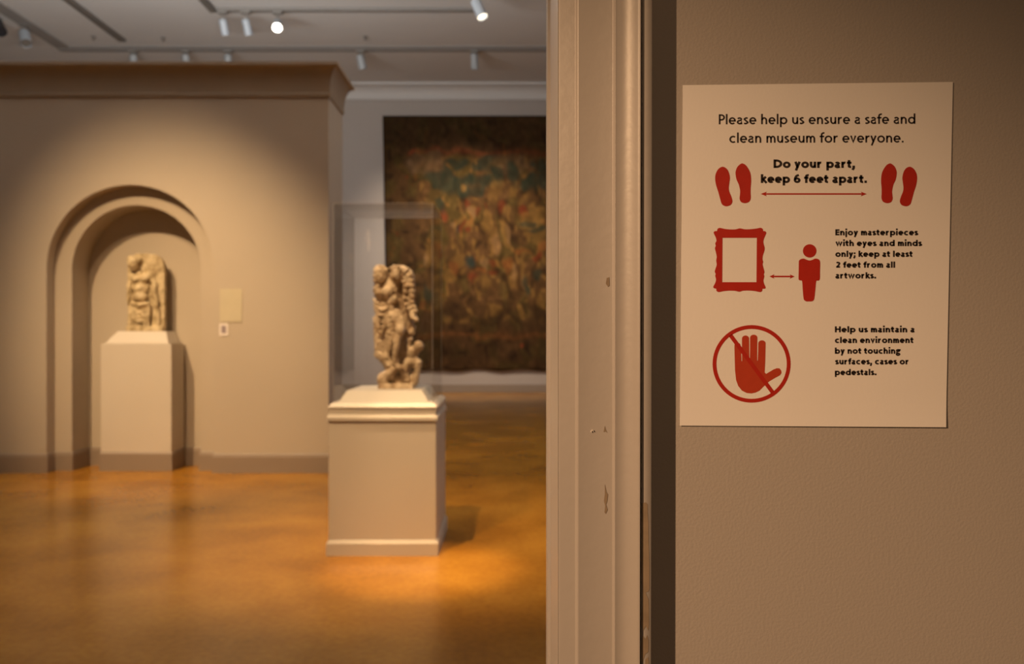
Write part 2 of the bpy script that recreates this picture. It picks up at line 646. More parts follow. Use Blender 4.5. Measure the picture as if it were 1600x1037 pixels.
# a sheet with a little waviness towards its lower corners
nu, nv = 24, 30
gridf, gridb = [], []
for j in range(nv + 1):
    rf, rb = [], []
    for i in range(nu + 1):
        u, v = i / nu, j / nv
        top = Vector(corners[0]).lerp(Vector(corners[1]), u)
        bot = Vector(corners[3]).lerp(Vector(corners[2]), u)
        q = top.lerp(bot, v)
        lift = 0.0006 * (max(0, v - 0.9) / 0.1) ** 2 * (0.4 + 0.6 * u)
        f = sp(q.x, q.y)
        rf.append(sb.verts.new((f.x, NY - lift, f.z)))
        rb.append(sb.verts.new((f.x, NY + 0.0002 - lift, f.z)))
    gridf.append(rf)
    gridb.append(rb)
for j in range(nv):
    for i in range(nu):
        sb.faces.new((gridf[j][i], gridf[j + 1][i], gridf[j + 1][i + 1], gridf[j][i + 1]))
        sb.faces.new((gridb[j][i], gridb[j][i + 1], gridb[j + 1][i + 1], gridb[j + 1][i]))
for seq in ([(0, i) for i in range(nu + 1)], [(nv, i) for i in range(nu + 1)]):
    for a, b in zip(seq, seq[1:]):
        sb.faces.new((gridf[a[0]][a[1]], gridf[b[0]][b[1]], gridb[b[0]][b[1]], gridb[a[0]][a[1]]))
for i in (0, nu):
    for j in range(nv):
        sb.faces.new((gridf[j][i], gridf[j + 1][i], gridb[j + 1][i], gridb[j][i]))
npart('sheet', sb, M['paper'])

INK = NY - 0.00012


# ---- a humanist sans drawn with strokes.  Units: capital height = 1, baseline at 0
def arc(cx, cy, rx, ry, a0, a1, n=18):
    return [(cx + rx * math.cos(R(a0 + (a1 - a0) * k / n)), cy + ry * math.sin(R(a0 + (a1 - a0) * k / n))) for k in range(n + 1)]


def spline(p, n=8):
    out = []
    q = [p[0]] + list(p) + [p[-1]]
    for i in range(1, len(q) - 2):
        p0, p1, p2, p3 = (Vector(q[i - 1]), Vector(q[i]), Vector(q[i + 1]), Vector(q[i + 2]))
        for k in range(n):
            t = k / n
            v = 0.5 * ((2 * p1) + (p2 - p0) * t + (2 * p0 - 5 * p1 + 4 * p2 - p3) * t * t + (3 * p1 - p0 - 3 * p2 + p3) * t ** 3)
            out.append((v.x, v.y))
    out.append(tuple(p[-1]))
    return out


def glyph(ch, w, bold):
    """returns (list of strokes, advance)"""
    h = w / 2
    X = 0.69 if not bold else 0.74       # x height
    sb = 0.068 if not bold else 0.05    # side bearing of stems
    rb = 0.042 if not bold else 0.028    # side bearing of rounds
    e = 0.10 if bold else 0.0            # extra width of the bold letters
    S = []
    if ch == ' ':
        return S, 0.32 if not bold else 0.33
    if ch in '.,;':
        S.append([(sb + h, 0), (sb + h, w * 1.1)])
        if ch == ';':
            S.append([(sb + h, X - w * 1.1), (sb + h, X)])
        if ch in ',;':
            S[0] = [(sb + h, w * 1.1), (sb + h, 0.0), (sb + h * 0.1, -w * 0.95)]
        return S, w + 2 * sb
    if ch in 'lI':
        return [[(sb + h, 0), (sb + h, 1.03)]], w + 2 * sb
    if ch == 'i':
        return [[(sb + h, 0), (sb + h, X)], [(sb + h, 0.86), (sb + h, 0.86 + w * 1.05)]], w + 2 * sb
    if ch == 'j':
        return [[(sb + h, X), (sb + h, -0.10)] + arc(sb + h - 0.13, -0.10, 0.13, 0.15, 0, -75, 8)[1:],
                [(sb + h, 0.86), (sb + h, 0.86 + w * 1.05)]], w + 2 * sb
    if ch in 'nhmru':
        gw = 0.54 + e
        rx = (gw - w) / 2
        ry = 0.27
        x0 = sb + h
        top = 1.03 if ch == 'h' else X
        if ch in 'nh':
            S.append([(x0, 0), (x0, top)])
            S.append(arc(x0 + rx, X + 0.01 - h - ry, rx, ry, 172, 0, 16) + [(x0 + 2 * rx, 0)])
            return S, gw + 2 * sb
        if ch == 'u':
            S.append([(x0 + 2 * rx, 0), (x0 + 2 * rx, X)])
            S.append([(x0, X)] + arc(x0 + rx, h + ry - 0.01, rx, ry, 180, 352, 16))
            return S, gw + 2 * sb
        if ch == 'm':
            rx = (0.48 + e * 0.8 - w) / 2
            S.append([(x0, 0), (x0, X)])
            for k in range(2):
                c = x0 + rx + k * 2 * rx
                S.append(arc(c, X + 0.01 - h - ry, rx, ry, 172, 0, 16) + [(c + rx, 0)])
            return S, w + 4 * rx + 2 * sb
        if ch == 'r':
            S.append([(x0, 0), (x0, X)])
            S.append(arc(x0 + 0.24, X - h - 0.28, 0.24, 0.29, 172, 78, 10))
            return S, w + 0.25 + sb + 0.02 + e * 0.3
    if ch in 'oceO':
        gw = 0.68 + e
        rx, ry = gw / 2 - h, X / 2 + 0.015 - h
        c, m = rb + gw / 2, X / 2
        if ch == 'o':
            S.append(arc(c, m, rx, ry, 0, 360, 36))
            S[-1].append(S[-1][1])
            return S, gw + 2 * rb
        if ch == 'c':
            S.append(arc(c + 0.01, m, rx, ry, 52, 308, 28))
            return S, gw * 0.86 + 2 * rb
        gw *= 0.93
        rx = gw / 2 - h
        c = rb + gw / 2
        S.append(arc(c, m, rx, ry, 0, 316, 32))
        S.append([(c - rx, m - 0.005), (c + rx + h * 0.94, m - 0.005)])
        return S, gw + 2 * rb
    if ch in 'pdbg' or ch == 'q':
        gw = 0.66 + e
        rx, ry = (gw - w) / 2, X / 2 + 0.012 - h
        if ch == 'g':
            gw = 0.56 + e
            c = rb + gw / 2 - 0.02
            r1 = gw / 2 - h - 0.02
            S.append(arc(c, X - 0.215, r1, 0.205 - h * 0.6, 0, 360, 28))
            S[-1].append(S[-1][1])
            S.append([(c + 0.05, X - h * 0.8), (c + gw / 2 + 0.05, X - h * 0.8)])
            S.append(spline([(c - r1 * 0.5, 0.27), (c - r1 * 0.95, 0.16), (c - r1 * 0.3, 0.085), (c + r1 * 0.8, 0.04),
                             (c + r1 * 1.15, -0.11), (c, -0.24), (c - r1 * 1.15, -0.13), (c - r1 * 0.7, 0.03)]))
            return S, gw + rb + 0.06
        if ch in 'pb':
            x0 = sb + h
            S.append([(x0, -0.30 if ch == 'p' else 0.0), (x0, X if ch == 'p' else 1.03)])
            S.append(arc(x0 + rx, X / 2, rx, ry, 170, -170, 32))
        else:
            x0 = rb + gw - h
            S.append([(x0, 0.0), (x0, 1.03)])
            S.append(arc(x0 - rx, X / 2, rx, ry, 10, 350, 32))
        return S, gw + sb + rb
    if ch == 'a':
        gw = 0.50 + e * 0.9
        x1 = rb + gw - h
        rx = (gw - w) / 2
        S.append([(x1, 0), (x1, X - 0.24)] + arc(x1 - rx, X + 0.01 - h - 0.19, rx, 0.19, 0, 148, 14))
        S.append([(x1, 0.405)] + arc(x1 - rx * 0.80, 0.215, rx * 1.2, 0.20 - h * 0.55, 110, 270, 16) + [(x1, 0.13)])
        return S, gw + rb + sb
    if ch == 's':
        gw = 0.42 + e * 0.9
        x0, x1 = rb + h * 0.7, rb + gw - h * 0.7
        m = (x0 + x1) / 2
        S.append(spline([(x1 - 0.01, X - h * 1.25), (m + 0.02, X + 0.01 - h), (x0 + 0.02, X * 0.74), (m, X * 0.51), (x1, X * 0.27),
                         (m - 0.02, h - 0.01), (x0 - 0.01, h * 1.35)]))
        return S, gw + 2 * rb
    if ch == 'f':
        x0 = 0.11 + h
        S.append([(x0, 0), (x0, 0.80)] + arc(x0 + 0.19, 0.80, 0.19, 0.24 - h, 180, 72, 10))
        S.append([(0.01, X - h), (x0 + 0.22, X - h)])
        return S, x0 + 0.22 + e * 0.2
    if ch == 't':
        x0 = 0.10 + h
        S.append([(x0, X + 0.19), (x0, 0.19)] + arc(x0 + 0.17, 0.19, 0.17, 0.20 - h, 180, 285, 10))
        S.append([(0.01, X - h), (x0 + 0.25, X - h)])
        return S, x0 + 0.28 + e * 0.2
    if ch in 'vy':
        gw = 0.56 + e
        a, b, m = 0.015 + h, 0.015 + gw - h, 0.015 + gw / 2
        if ch == 'v':
            S.append([(a, X), (m, h * 0.8), (b, X)])
        else:
            S.append([(a, X), (m + 0.01, 0.03)])
            S.append([(b, X), (m - 0.16, -0.30)])
        return S, gw + 0.03
    if ch == 'w':
        gw = 0.88 + e * 1.4
        a, b = 0.015 + h, 0.015 + gw - h
        S.append([(a, X), (a + (b - a) * 0.27, h * 0.8), (a + (b - a) * 0.5, X - h * 0.3), (a + (b - a) * 0.73, h * 0.8), (b, X)])
        return S, gw + 0.03
    if ch == 'k':
        gw = 0.52 + e
        x0 = sb + h
        S.append([(x0, 0), (x0, 1.03)])
        S.append([(x0 + gw - w * 0.9, X), (x0 + h * 0.4, X * 0.50)])
        S.append([(x0 + h * 0.9, X * 0.56), (x0 + gw - w * 0.6, 0)])
        return S, gw + sb + 0.02
    if ch == 'P':
        gw = 0.52 + e
        x0 = sb + h
        r = 0.265
        S.append([(x0, 0), (x0, 1)])
        S.append([(x0, 1 - h)] + arc(x0 + gw - r - h * 1.4, 1 - h - (r - h * 0.35), r - h * 0.2, r - h * 0.35, 90, -90, 16) + [(x0, 1 - h - 2 * (r - h * 0.35))])
        return S, gw + sb + 0.04
    if ch == 'D':
        gw = 0.78 + e
        x0 = sb + h
        S.append([(x0, 0), (x0, 1)])
        S.append([(x0, 1 - h), (x0 + 0.16, 1 - h)] + arc(x0 + 0.16, 0.5, gw - w - 0.16, 0.5 - h, 90, -90, 22)[1:] + [(x0, h)])
        return S, gw + sb + rb
    if ch == 'E':
        gw = 0.48 + e
        x0 = sb + h
        S.append([(x0, 0), (x0, 1)])
        for y in (h, 0.52, 1 - h):
            S.append([(x0, y), (x0 + gw - h, y)])
        return S, gw + sb + 0.05
    if ch == 'H':
        gw = 0.70 + e
        x0 = sb + h
        S += [[(x0, 0), (x0, 1)], [(x0 + gw - w, 0), (x0 + gw - w, 1)], [(x0, 0.52), (x0 + gw - w, 0.52)]]
        return S, gw + 2 * sb
    if ch == '6':
        gw = 0.60 + e
        c = rb + gw / 2
        rx = gw / 2 - h
        S.append(arc(c, 0.32, rx, 0.33 - h, 0, 360, 30))
        S[-1].append(S[-1][1])
        S.append(spline([(c - rx, 0.33), (c - rx * 0.86, 0.58), (c - rx * 0.2, 0.84), (c + rx * 0.8, 1 - h * 0.6)]))
        return S, gw + 2 * rb
    if ch == '2':
        gw = 0.54 + e
        x0, x1 = rb + h * 0.6, rb + gw - h
        m = (x0 + x1) / 2
        S.append(spline([(x0 + 0.01, 0.80), (m - 0.03, 1 - h), (x1 - 0.02, 0.75), (m + 0.08, 0.42), (x0 + h * 0.4, h * 0.9)]))
        S.append([(x0 - h * 0.3, h), (x1 + h * 0.6, h)])
        return S, gw + 2 * rb
    return S, 0.4


def stroke_quads(bm, pts, w, fx):
    """constant width ribbon with mitred joints; fx maps the 2-D design to space"""
    h = w / 2
    P = [Vector(p) for p in pts]
    P = [P[0]] + [b for a, b in zip(P, P[1:]) if (b - a).length > 1e-6]
    n = len(P)
    L_, R_ = [], []
    for i in range(n):
        ts = []
        if i > 0:
            ts.append((P[i] - P[i - 1]).normalized())
        if i < n - 1:
            ts.append((P[i + 1] - P[i]).normalized())
        nn = [Vector((-t.y, t.x)) for t in ts]
        if len(nn) == 1:
            o = nn[0] * h
        else:
            o = (nn[0] + nn[1]) * h / max(0.35, 1 + nn[0].dot(nn[1]))
        L_.append(bm.verts.new(fx(P[i] + o)))
        R_.append(bm.verts.new(fx(P[i] - o)))
    for i in range(n - 1):
        bm.faces.new((L_[i], R_[i], R_[i + 1], L_[i + 1]))


def text_line(bm, s, x0, x1, base, cap, weight, bold, tilt=0.0):
    glyphs, adv = [], 0.0
    first = None
    for ch in s:
        g, a = glyph(ch, weight, bold)
        glyphs.append((g, adv))
        adv += a
    # ink extent
    lo, hi = 1e9, -1e9
    for g, o in glyphs:
        for st in g:
            for p in st:
                lo, hi = min(lo, p[0] + o - weight / 2), max(hi, p[0] + o + weight / 2)
    k = (x1 - x0) / (hi - lo)
    for g, o in glyphs:
        for st in g:
            def fx(v, o=o):
                x = x0 + (v.x + o - lo) * k
                y = base - v.y * cap + (x - x0) * tilt
                return sp(x, y, INK)
            stroke_quads(bm, st, weight, fx)


LIGHT, BOLD = 0.15, 0.25
tb = bmesh.new()
text_line(tb, 'Please help us ensure a safe and', 1122.6, 1429.3, 194.6, 15.6, LIGHT, False, -0.003)
text_line(tb, 'clean museum for everyone.', 1139.0, 1410.8, 223.4, 15.6, LIGHT, False, -0.002)
npart('heading_text', tb, M['ink_dark'], 'two lines of thin dark lettering asking for help keeping the museum safe')
tb = bmesh.new()
text_line(tb, 'Do your part,', 1208.0, 1335.0, 262.6, 13.2, BOLD, True)
text_line(tb, 'keep 6 feet apart.', 1188.2, 1353.6, 286.0, 13.2, BOLD, True)
npart('slogan_text', tb, M['ink_dark'], 'bold dark lettering between the two pairs of footprints')
tb = bmesh.new()
for s, x1, b in (('Enjoy masterpieces', 1433.9, 367.7), ('with eyes and minds', 1440.0, 384.5), ('only; keep at least', 1426.2, 401.3),
                 ('2 feet from all', 1397.7, 418.2), ('artworks.', 1368.0, 435.0)):
    text_line(tb, s, 1304.4, x1, b, 9.4, BOLD, True)
npart('paragraph_text', tb, M['ink_dark'], 'bold dark paragraph beside the picture frame pictogram')
tb = bmesh.new()
for s, x1, b in (('Help us maintain a', 1428.2, 519.0), ('clean environment', 1427.6, 535.7), ('by not touching', 1407.6, 552.4),
                 ('surfaces, cases or', 1419.6, 569.0), ('pedestals.', 1368.6, 585.8)):
    text_line(tb, s, 1303.7, x1, b, 9.4, BOLD, True)
npart('paragraph_text', tb, M['ink_dark'], 'bold dark paragraph beside the crossed out hand')


def smooth_closed(p, n=5):
    out = []
    m = len(p)
    for i in range(m):
        p0, p1, p2, p3 = (Vector(p[(i + k - 1) % m]) for k in range(4))
        for k in range(n):
            t = k / n
            v = 0.5 * ((2 * p1) + (p2 - p0) * t + (2 * p0 - 5 * p1 + 4 * p2 - p3) * t * t + (3 * p1 - p0 - 3 * p2 + p3) * t ** 3)
            out.append((v.x, v.y))
    return out


def print_shape(name, loops, mat, label=None, depth=INK, smooth=False):
    b = bmesh.new()
    es = []
    for lp in loops:
        vs = [b.verts.new(sp(x, y, depth)) for x, y in lp]
        es += [b.edges.new((vs[k], vs[(k + 1) % len(vs)])) for k in range(len(vs))]
    bmesh.ops.triangle_fill(b, use_beauty=True, use_dissolve=False, edges=es)
    return npart(name, b, mat, label)


def zc(pts, s, ox, oy):
    return [(x / s + ox, y / s + oy) for x, y in pts]


f1 = zc([(265, 290), (205, 325), (166, 400), (160, 480), (176, 570), (205, 660), (235, 770), (258, 838), (300, 868), (345, 869), (392, 848), (414, 800),
         (400, 735), (370, 660), (361, 600), (370, 520), (377, 450), (360, 370), (322, 312)], 9.43, 1100, 230)
f2 = zc([(545, 243), (492, 285), (464, 345), (460, 400), (475, 480), (508, 555), (526, 640), (524, 700), (519, 760), (538, 805), (575, 823), (620, 823),
         (665, 800), (684, 750), (682, 680), (683, 600), (690, 500), (682, 400), (658, 335), (618, 275), (582, 248)], 9.43, 1100, 230)
mir = lambda p: [(2549 - x, y + 0.0) for x, y in p]
for f, lb in ((f1, 'red footprint at the far left of the slogan'), (f2, 'red footprint just left of the slogan'),
              (mir(f2), 'red footprint just right of the slogan'), (mir(f1), 'red footprint at the far right of the slogan')):
    print_shape('footprint', [smooth_closed(f)], M['ink_red'], lb)


def arrow(x0, x1, y, t, hl, hh):
    return [(x0, y), (x0 + hl, y - hh), (x0 + hl * 0.82, y - t), (x1 - hl * 0.82, y - t), (x1 - hl, y - hh), (x1, y),
            (x1 - hl, y + hh), (x1 - hl * 0.82, y + t), (x0 + hl * 0.82, y + t), (x0 + hl, y + hh)]


print_shape('arrow', [arrow(1188, 1353.5, 303.2, 1.1, 9.5, 3.6)], M['ink_red'], 'long red double arrow between the footprints')
print_shape('arrow', [arrow(1201.5, 1241, 431.9, 1.2, 7.8, 3.4)], M['ink_red'], 'short red double arrow between frame and figure')

fr_out = [(258, 200), (262, 182), (285, 169), (340, 180), (400, 185), (450, 183), (490, 174), (540, 183), (600, 182), (660, 175), (700, 168), (722, 182), (725, 200),
          (745, 203), (757, 220), (745, 250), (730, 290), (728, 320), (735, 350), (741, 375), (735, 410), (722, 450), (719, 490), (725, 510), (720, 540),
          (730, 580), (738, 615), (732, 640), (737, 660), (728, 700), (735, 735), (750, 770), (742, 784), (719, 786), (715, 805), (695, 818), (640, 808),
          (580, 803), (520, 805), (485, 815), (440, 806), (380, 804), (320, 810), (275, 818), (252, 805), (250, 785), (230, 780), (220, 765), (240, 725),
          (248, 690), (240, 655), (244, 635), (235, 610), (245, 575), (255, 540), (250, 500), (255, 460), (245, 410), (237, 375), (245, 350), (240, 325),
          (252, 300), (245, 265), (228, 230), (225, 212), (238, 202)]
fr_in = [(314, 270), (661, 270), (657, 718), (311, 718)]
print_shape('frame_pictogram', [smooth_closed(zc(fr_out, 6.482, 1080, 330), 3), zc(fr_in, 6.482, 1080, 330)], M['ink_red'], 'red ornate picture frame pictogram')
b = bmesh.new()
fig = bmesh.new()
vs = [fig.verts.new(sp(x, y, INK)) for x, y in arc(1264.4, 392.0, 10.6, 10.4, 0, 350, 35)]
fig.faces.new(vs)
body = zc([(1085, 530), (1088, 500), (1108, 484), (1138, 480), (1165, 491), (1195, 499), (1225, 491), (1250, 480), (1280, 484), (1297, 500), (1302, 530),
           (1300, 610), (1298, 688), (1280, 703), (1262, 708), (1253, 795), (1243, 880), (1233, 903), (1215, 912), (1187, 913), (1160, 912), (1142, 901),
           (1133, 880), (1125, 795), (1118, 708), (1095, 700), (1083, 685), (1084, 610)], 6.482, 1080, 330)
flat_poly(fig, [tuple(sp(x, y, INK)) for x, y in smooth_closed(body, 3)])
npart('figure_pictogram', fig, M['ink_red'], 'red standing figure pictogram with round head')
b.free()

finger = lambda x0, x1, yt, r, n=8: arc((x0 + x1) / 2, yt + r, (x1 - x0) / 2, -r, 180, 0, n)
hand = [(380, 565), (371, 480), (366, 300)] + finger(366, 418, 246, 24) + [(424, 330), (426, 400), (429, 408), (431, 400), (430, 330)] + finger(430, 491, 185, 26) + \
    [(492, 300), (493.5, 380), (495.5, 386), (497.5, 380), (499, 300)] + finger(499, 562, 178, 26) + [(560, 320), (560, 395), (562, 404), (564.5, 396), (568, 320)] + \
    finger(569, 632, 226, 26) + [(629, 400), (624, 500), (636, 512), (700, 474), (727, 464), (750, 465), (765, 485), (767, 505), (755, 524), (710, 548), (665, 575),
                                 (655, 583), (620, 615), (580, 655), (545, 672), (510, 679), (470, 675), (430, 655), (398, 615)]
hand = [hand[0]] + hand[1:]
print_shape('hand_pictogram', [zc(hand, 5.46, 1080, 490)], M['ink_light_red'], 'lighter red open hand pictogram', depth=INK + 0.00004)
c0 = (1173.8, 568.2)
ring_o = arc(c0[0], c0[1], 60.9, 60.5, 0, 355, 71)
ring_i = arc(c0[0], c0[1], 54.9, 54.5, 0, 355, 71)
rb_ = bmesh.new()
vo = [rb_.verts.new(sp(x, y, INK)) for x, y in ring_o]
vi = [rb_.verts.new(sp(x, y, INK)) for x, y in ring_i]
for k in range(72):
    rb_.faces.new((vo[k], vo[(k + 1) % 72], vi[(k + 1) % 72], vi[k]))
a, c = Vector((333 / 5.46 + 1080, 184 / 5.46 + 490)), Vector((690 / 5.46 + 1080, 668 / 5.46 + 490))
n_ = (c - a).normalized()
n_ = Vector((-n_.y, n_.x)) * 3.1
rb_.faces.new([rb_.verts.new(sp(q.x, q.y, INK)) for q in (a + n_, c + n_, c - n_, a - n_)])
npart('prohibition_ring', rb_, M['ink_red'], 'red circle with a slash across the hand')

# ------------------------------------------------------------------ display pedestal, glass case and marble group
PX0, PX1, PYF, PYB = -1.232, -0.510, 5.73, 6.52
ped = thing('display_pedestal', 'tan display pedestal carrying the clear case in mid gallery', 'pedestal', ((PX0 + PX1) / 2, (PYF + PYB) / 2, 0))
PC = Vector(ped.location)


def lpart(name, bm, mat, parent, origin, smooth=False):
    bmesh.ops.translate(bm, verts=bm.verts, vec=-Vector(origin))
    return link(name, bm, mat, parent, smooth)


b = bmesh.new()
box(b, PX0, PX1, PYF, PYB, 0.08, 0.995, 0.003)
lpart('body', b, M['pedestal'], ped, PC)
b = bmesh.new()
g = 0.014
box(b, PX0 - g, PX1 + g, PYF - g, PYB + g, 0.0, 0.080)
frustum(b, (PX0 - g, PX1 + g, PYF - g, PYB + g, 0.080), (PX0 - 0.0005, PX1 + 0.0005, PYF - 0.0005, PYB + 0.0005, 0.106))
lpart('base_moulding', b, M['pedestal'], ped, PC)
b = bmesh.new()
g = 0.010
frustum(b, (PX0 - g, PX1 + g, PYF - g, PYB + g, 0.905), (PX0 - g, PX1 + g, PYF - g, PYB + g, 0.925))
frustum(b, (PX0 - g, PX1 + g, PYF - g, PYB + g, 0.925), (PX0 - 0.0005, PX1 + 0.0005, PYF - 0.0005, PYB + 0.0005, 0.945))
lpart('band_moulding', b, M['pedestal'], ped, PC)
b = bmesh.new()
g = 0.004
frustum(b, (PX0 - g, PX1 + g, PYF - g, PYB + g, 0.988), (PX0 - g, PX1 + g, PYF - g, PYB + g, 0.996))
frustum(b, (PX0 - g, PX1 + g, PYF - g, PYB + g, 0.996), (PX0 + 0.02, PX1 - 0.02, PYF + 0.02, PYB - 0.02, 1.022))
lpart('cap_moulding', b, M['pedestal'], ped, PC)
b = bmesh.new()
g1, g2 = 0.055, 0.105
frustum(b, (PX0 + g1, PX1 - g1, PYF + g1, PYB - g1, 1.0225), (PX0 + g2, PX1 - g2, PYF + g2, PYB - g2, 1.100))
RC = Vector(((PX0 + PX1) / 2, (PYF + PYB) / 2, 1.0225))
bmesh.ops.translate(b, verts=b.verts, vec=-RC)
riser = link('display_riser', b, M['pedestal'])
riser.location = RC
tag(riser, 'cream sloped riser block under the marble group inside the clear case', 'riser')
ZP = 1.100

VX0, VX1, VY0, VY1, VZ0, VZ1 = PX0 + 0.026, PX1 - 0.026, PYF + 0.026, PYB - 0.026, 1.022, 2.37
case = thing('display_case', 'clear acrylic display case covering the marble figure group on the pedestal', 'display case', ((VX0 + VX1) / 2, (VY0 + VY1) / 2, VZ0))
CC = Vector(case.location)
T = 0.006
for nm, args in (('front_pane', (VX0, VX1, VY0, VY0 + T, VZ0, VZ1 - T)), ('back_pane', (VX0, VX1, VY1 - T, VY1, VZ0, VZ1 - T)),
                 ('left_pane', (VX0, VX0 + T, VY0 + T, VY1 - T, VZ0, VZ1 - T)), ('right_pane', (VX1 - T, VX1, VY0 + T, VY1 - T, VZ0, VZ1 - T)),
                 ('top_pane', (VX0, VX1, VY0, VY1, VZ1 - T, VZ1))):
    lpart(nm, box(bmesh.new(), *args), M['acrylic'], case, CC)


e_ = 0.0018  # thin opaque strips painting highlights along the case edges
for x0 in (VX0, VX1 - e_):
    for y0 in (VY0, VY1 - e_):
        lpart('edge_glint', box(bmesh.new(), x0 - 0.0004, x0 + e_ + 0.0004, y0 - 0.0004, y0 + e_ + 0.0004, VZ0, VZ1), M['acrylic_glint'], case, CC)
for y0 in (VY0, VY1 - e_):
    lpart('edge_glint', box(bmesh.new(), VX0, VX1, y0 - 0.0004, y0 + e_ + 0.0004, VZ1 - e_, VZ1 + 0.0004), M['acrylic_glint'], case, CC)
for x0 in (VX0, VX1 - e_):
    lpart('edge_glint', box(bmesh.new(), x0 - 0.0004, x0 + e_ + 0.0004, VY0, VY1, VZ1 - e_, VZ1 + 0.0004), M['acrylic_glint'], case, CC)


# ---- sculpting: overlapping masses fused into one skin
def ball(bm, c, r, rot=(0, 0, 0), sub=3):
    q = bmesh.ops.create_icosphere(bm, subdivisions=sub, radius=1.0)
    m = Matrix.Translation(Vector(c)) @ Euler([R(a) for a in rot]).to_matrix().to_4x4() @ Matrix.Diagonal(Vector(tuple(r) + (1,)))
    bmesh.ops.transform(bm, matrix=m, verts=q['verts'])


def limb(bm, pts, radii, seg=12):
    for i, p in enumerate(pts):
        ball(bm, p, (radii[i],) * 3, sub=2)
    for i in range(len(pts) - 1):
        if (Vector(pts[i]) - Vector(pts[i + 1])).length > 1e-5:
            cyl(bm, pts[i], pts[i + 1], radii[i], radii[i + 1], seg)


def baked(o):
    dg = bpy.context.evaluated_depsgraph_get()
    me = bpy.data.meshes.new_from_object(o.evaluated_get(dg))
    o.modifiers.clear()
    o.data = me
    return me


def outward(o):
    q = bmesh.new()
    q.from_mesh(o.data)
    bmesh.ops.recalc_face_normals(q, faces=q.faces)
    q.to_mesh(o.data)
    q.free()


def remesh(o, voxel):
    m = o.modifiers.new('remesh', 'REMESH')
    m.mode = 'VOXEL'
    m.voxel_size = voxel
    return baked(o)


def sculpt(name, bm, mat, voxel, rough, cut=None, smooth_it=3, tex=0.03):
    """fuse the masses, carve the grooves out of them, then weather the surface"""
    o = link(name, bm, mat)
    remesh(o, voxel)
    if cut:
        c = link(name + '_grooves', cut, mat)
        remesh(c, voxel)
        bo = o.modifiers.new('carve', 'BOOLEAN')
        bo.operation = 'DIFFERENCE'
        bo.object = c
        bo.solver = 'EXACT'
        outward(o)
        outward(c)
        baked(o)
        bpy.data.objects.remove(c)
        remesh(o, voxel)
    sm = o.modifiers.new('smooth', 'SMOOTH')
    sm.factor = 0.5
    sm.iterations = smooth_it
    for k, (st, sc_) in enumerate(((rough, tex), (rough * 0.6, tex * 0.35))):
        t = bpy.data.textures.new(name + '_wear', 'CLOUDS')
        t.noise_scale = sc_
        t.noise_depth = 2
        d = o.modifiers.new('wear', 'DISPLACE')
        d.texture = t
        d.strength = st
        d.mid_level = 0.5
    me = baked(o)
    me.materials.clear()
    me.materials.append(mat)
    for v in me.vertices:
        v.co.z = max(v.co.z, 0.0005)
    for p in me.polygons:
        p.use_smooth = True
    return o


# marble group: coordinates (zx, zy) of a close look at the photograph, y is real depth (front negative)
U = 0.001138
def S3(zx, zy, y=0.0):
    return ((zx - 500) * U, y, (905 - zy) * U)


def sb_(bm, zx, zy, y, rx, rz, ry=None, rot=(0, 0, 0)):
    ball(bm, S3(zx, zy, y), (rx * U, (ry if ry is not None else min(rx, rz)) * U, rz * U), rot)


def sl(bm, pts, radii):
    limb(bm, [S3(*p) for p in pts], [r * U for r in radii])


b = bmesh.new()
# rocky base
frustum(b, (-0.135, 0.115, -0.085, 0.085, 0.0), (-0.125, 0.11, -0.075, 0.075, 0.035))
sb_(b, 412, 850, -0.02, 40, 48, 50)
sb_(b, 450, 820, 0.01, 45, 55, 50)
sb_(b, 505, 850, 0.03, 75, 45, 60)
sb_(b, 590, 850, 0.02, 40, 55, 45)
sl(b, [(400, 850, -0.05), (450, 810, -0.055), (490, 780, -0.05)], [26, 22, 20])
# standing figure: support, torso, heads
sl(b, [(450, 800, 0.05), (440, 620, 0.045), (445, 420, 0.04), (450, 250, 0.035)], [40, 48, 50, 44])
sb_(b, 440, 500, 0.01, 78, 160, 44)
sl(b, [(405, 210, 0.045), (398, 420, 0.045), (405, 680, 0.04)], [44, 44, 36])
sl(b, [(525, 205, 0.05), (545, 330, 0.05), (560, 450, 0.045), (560, 560, 0.045)], [44, 44, 40, 34])
sl(b, [(490, 300, 0.05), (510, 480, 0.05), (520, 660, 0.04), (520, 800, 0.04)], [52, 56, 50, 44])
sb_(b, 445, 290, 0.005, 66, 90, 44)
sb_(b, 395, 195, -0.012, 46, 60, 46)
sb_(b, 380, 172, 0.02, 36, 40, 40)
sb_(b, 400, 222, -0.048, 26, 28, 16)
sb_(b, 402, 212, -0.066, 7, 14, 8)
for hx, hy in ((362, 178), (372, 158), (392, 146), (414, 150), (430, 168), (358, 205), (360, 235)):
    sb_(b, hx, hy, -0.03, 13, 14, 16)
for hx, hy in ((462, 160), (482, 148), (506, 150), (526, 162), (538, 185), (545, 212), (540, 240)):
    sb_(b, hx, hy, -0.03, 14, 14, 17)
sb_(b, 490, 210, -0.068, 6, 14, 8)
sb_(b, 488, 198, -0.018, 36, 52, 42)
sb_(b, 500, 170, 0.02, 45, 34, 40)
sb_(b, 492, 215, -0.05, 18, 24, 14)
sb_(b, 440, 308, -0.055, 40, 40, 38)
sb_(b, 470, 350, -0.04, 36, 34, 34)
sb_(b, 375, 290, 0.0, 30, 60, 38)
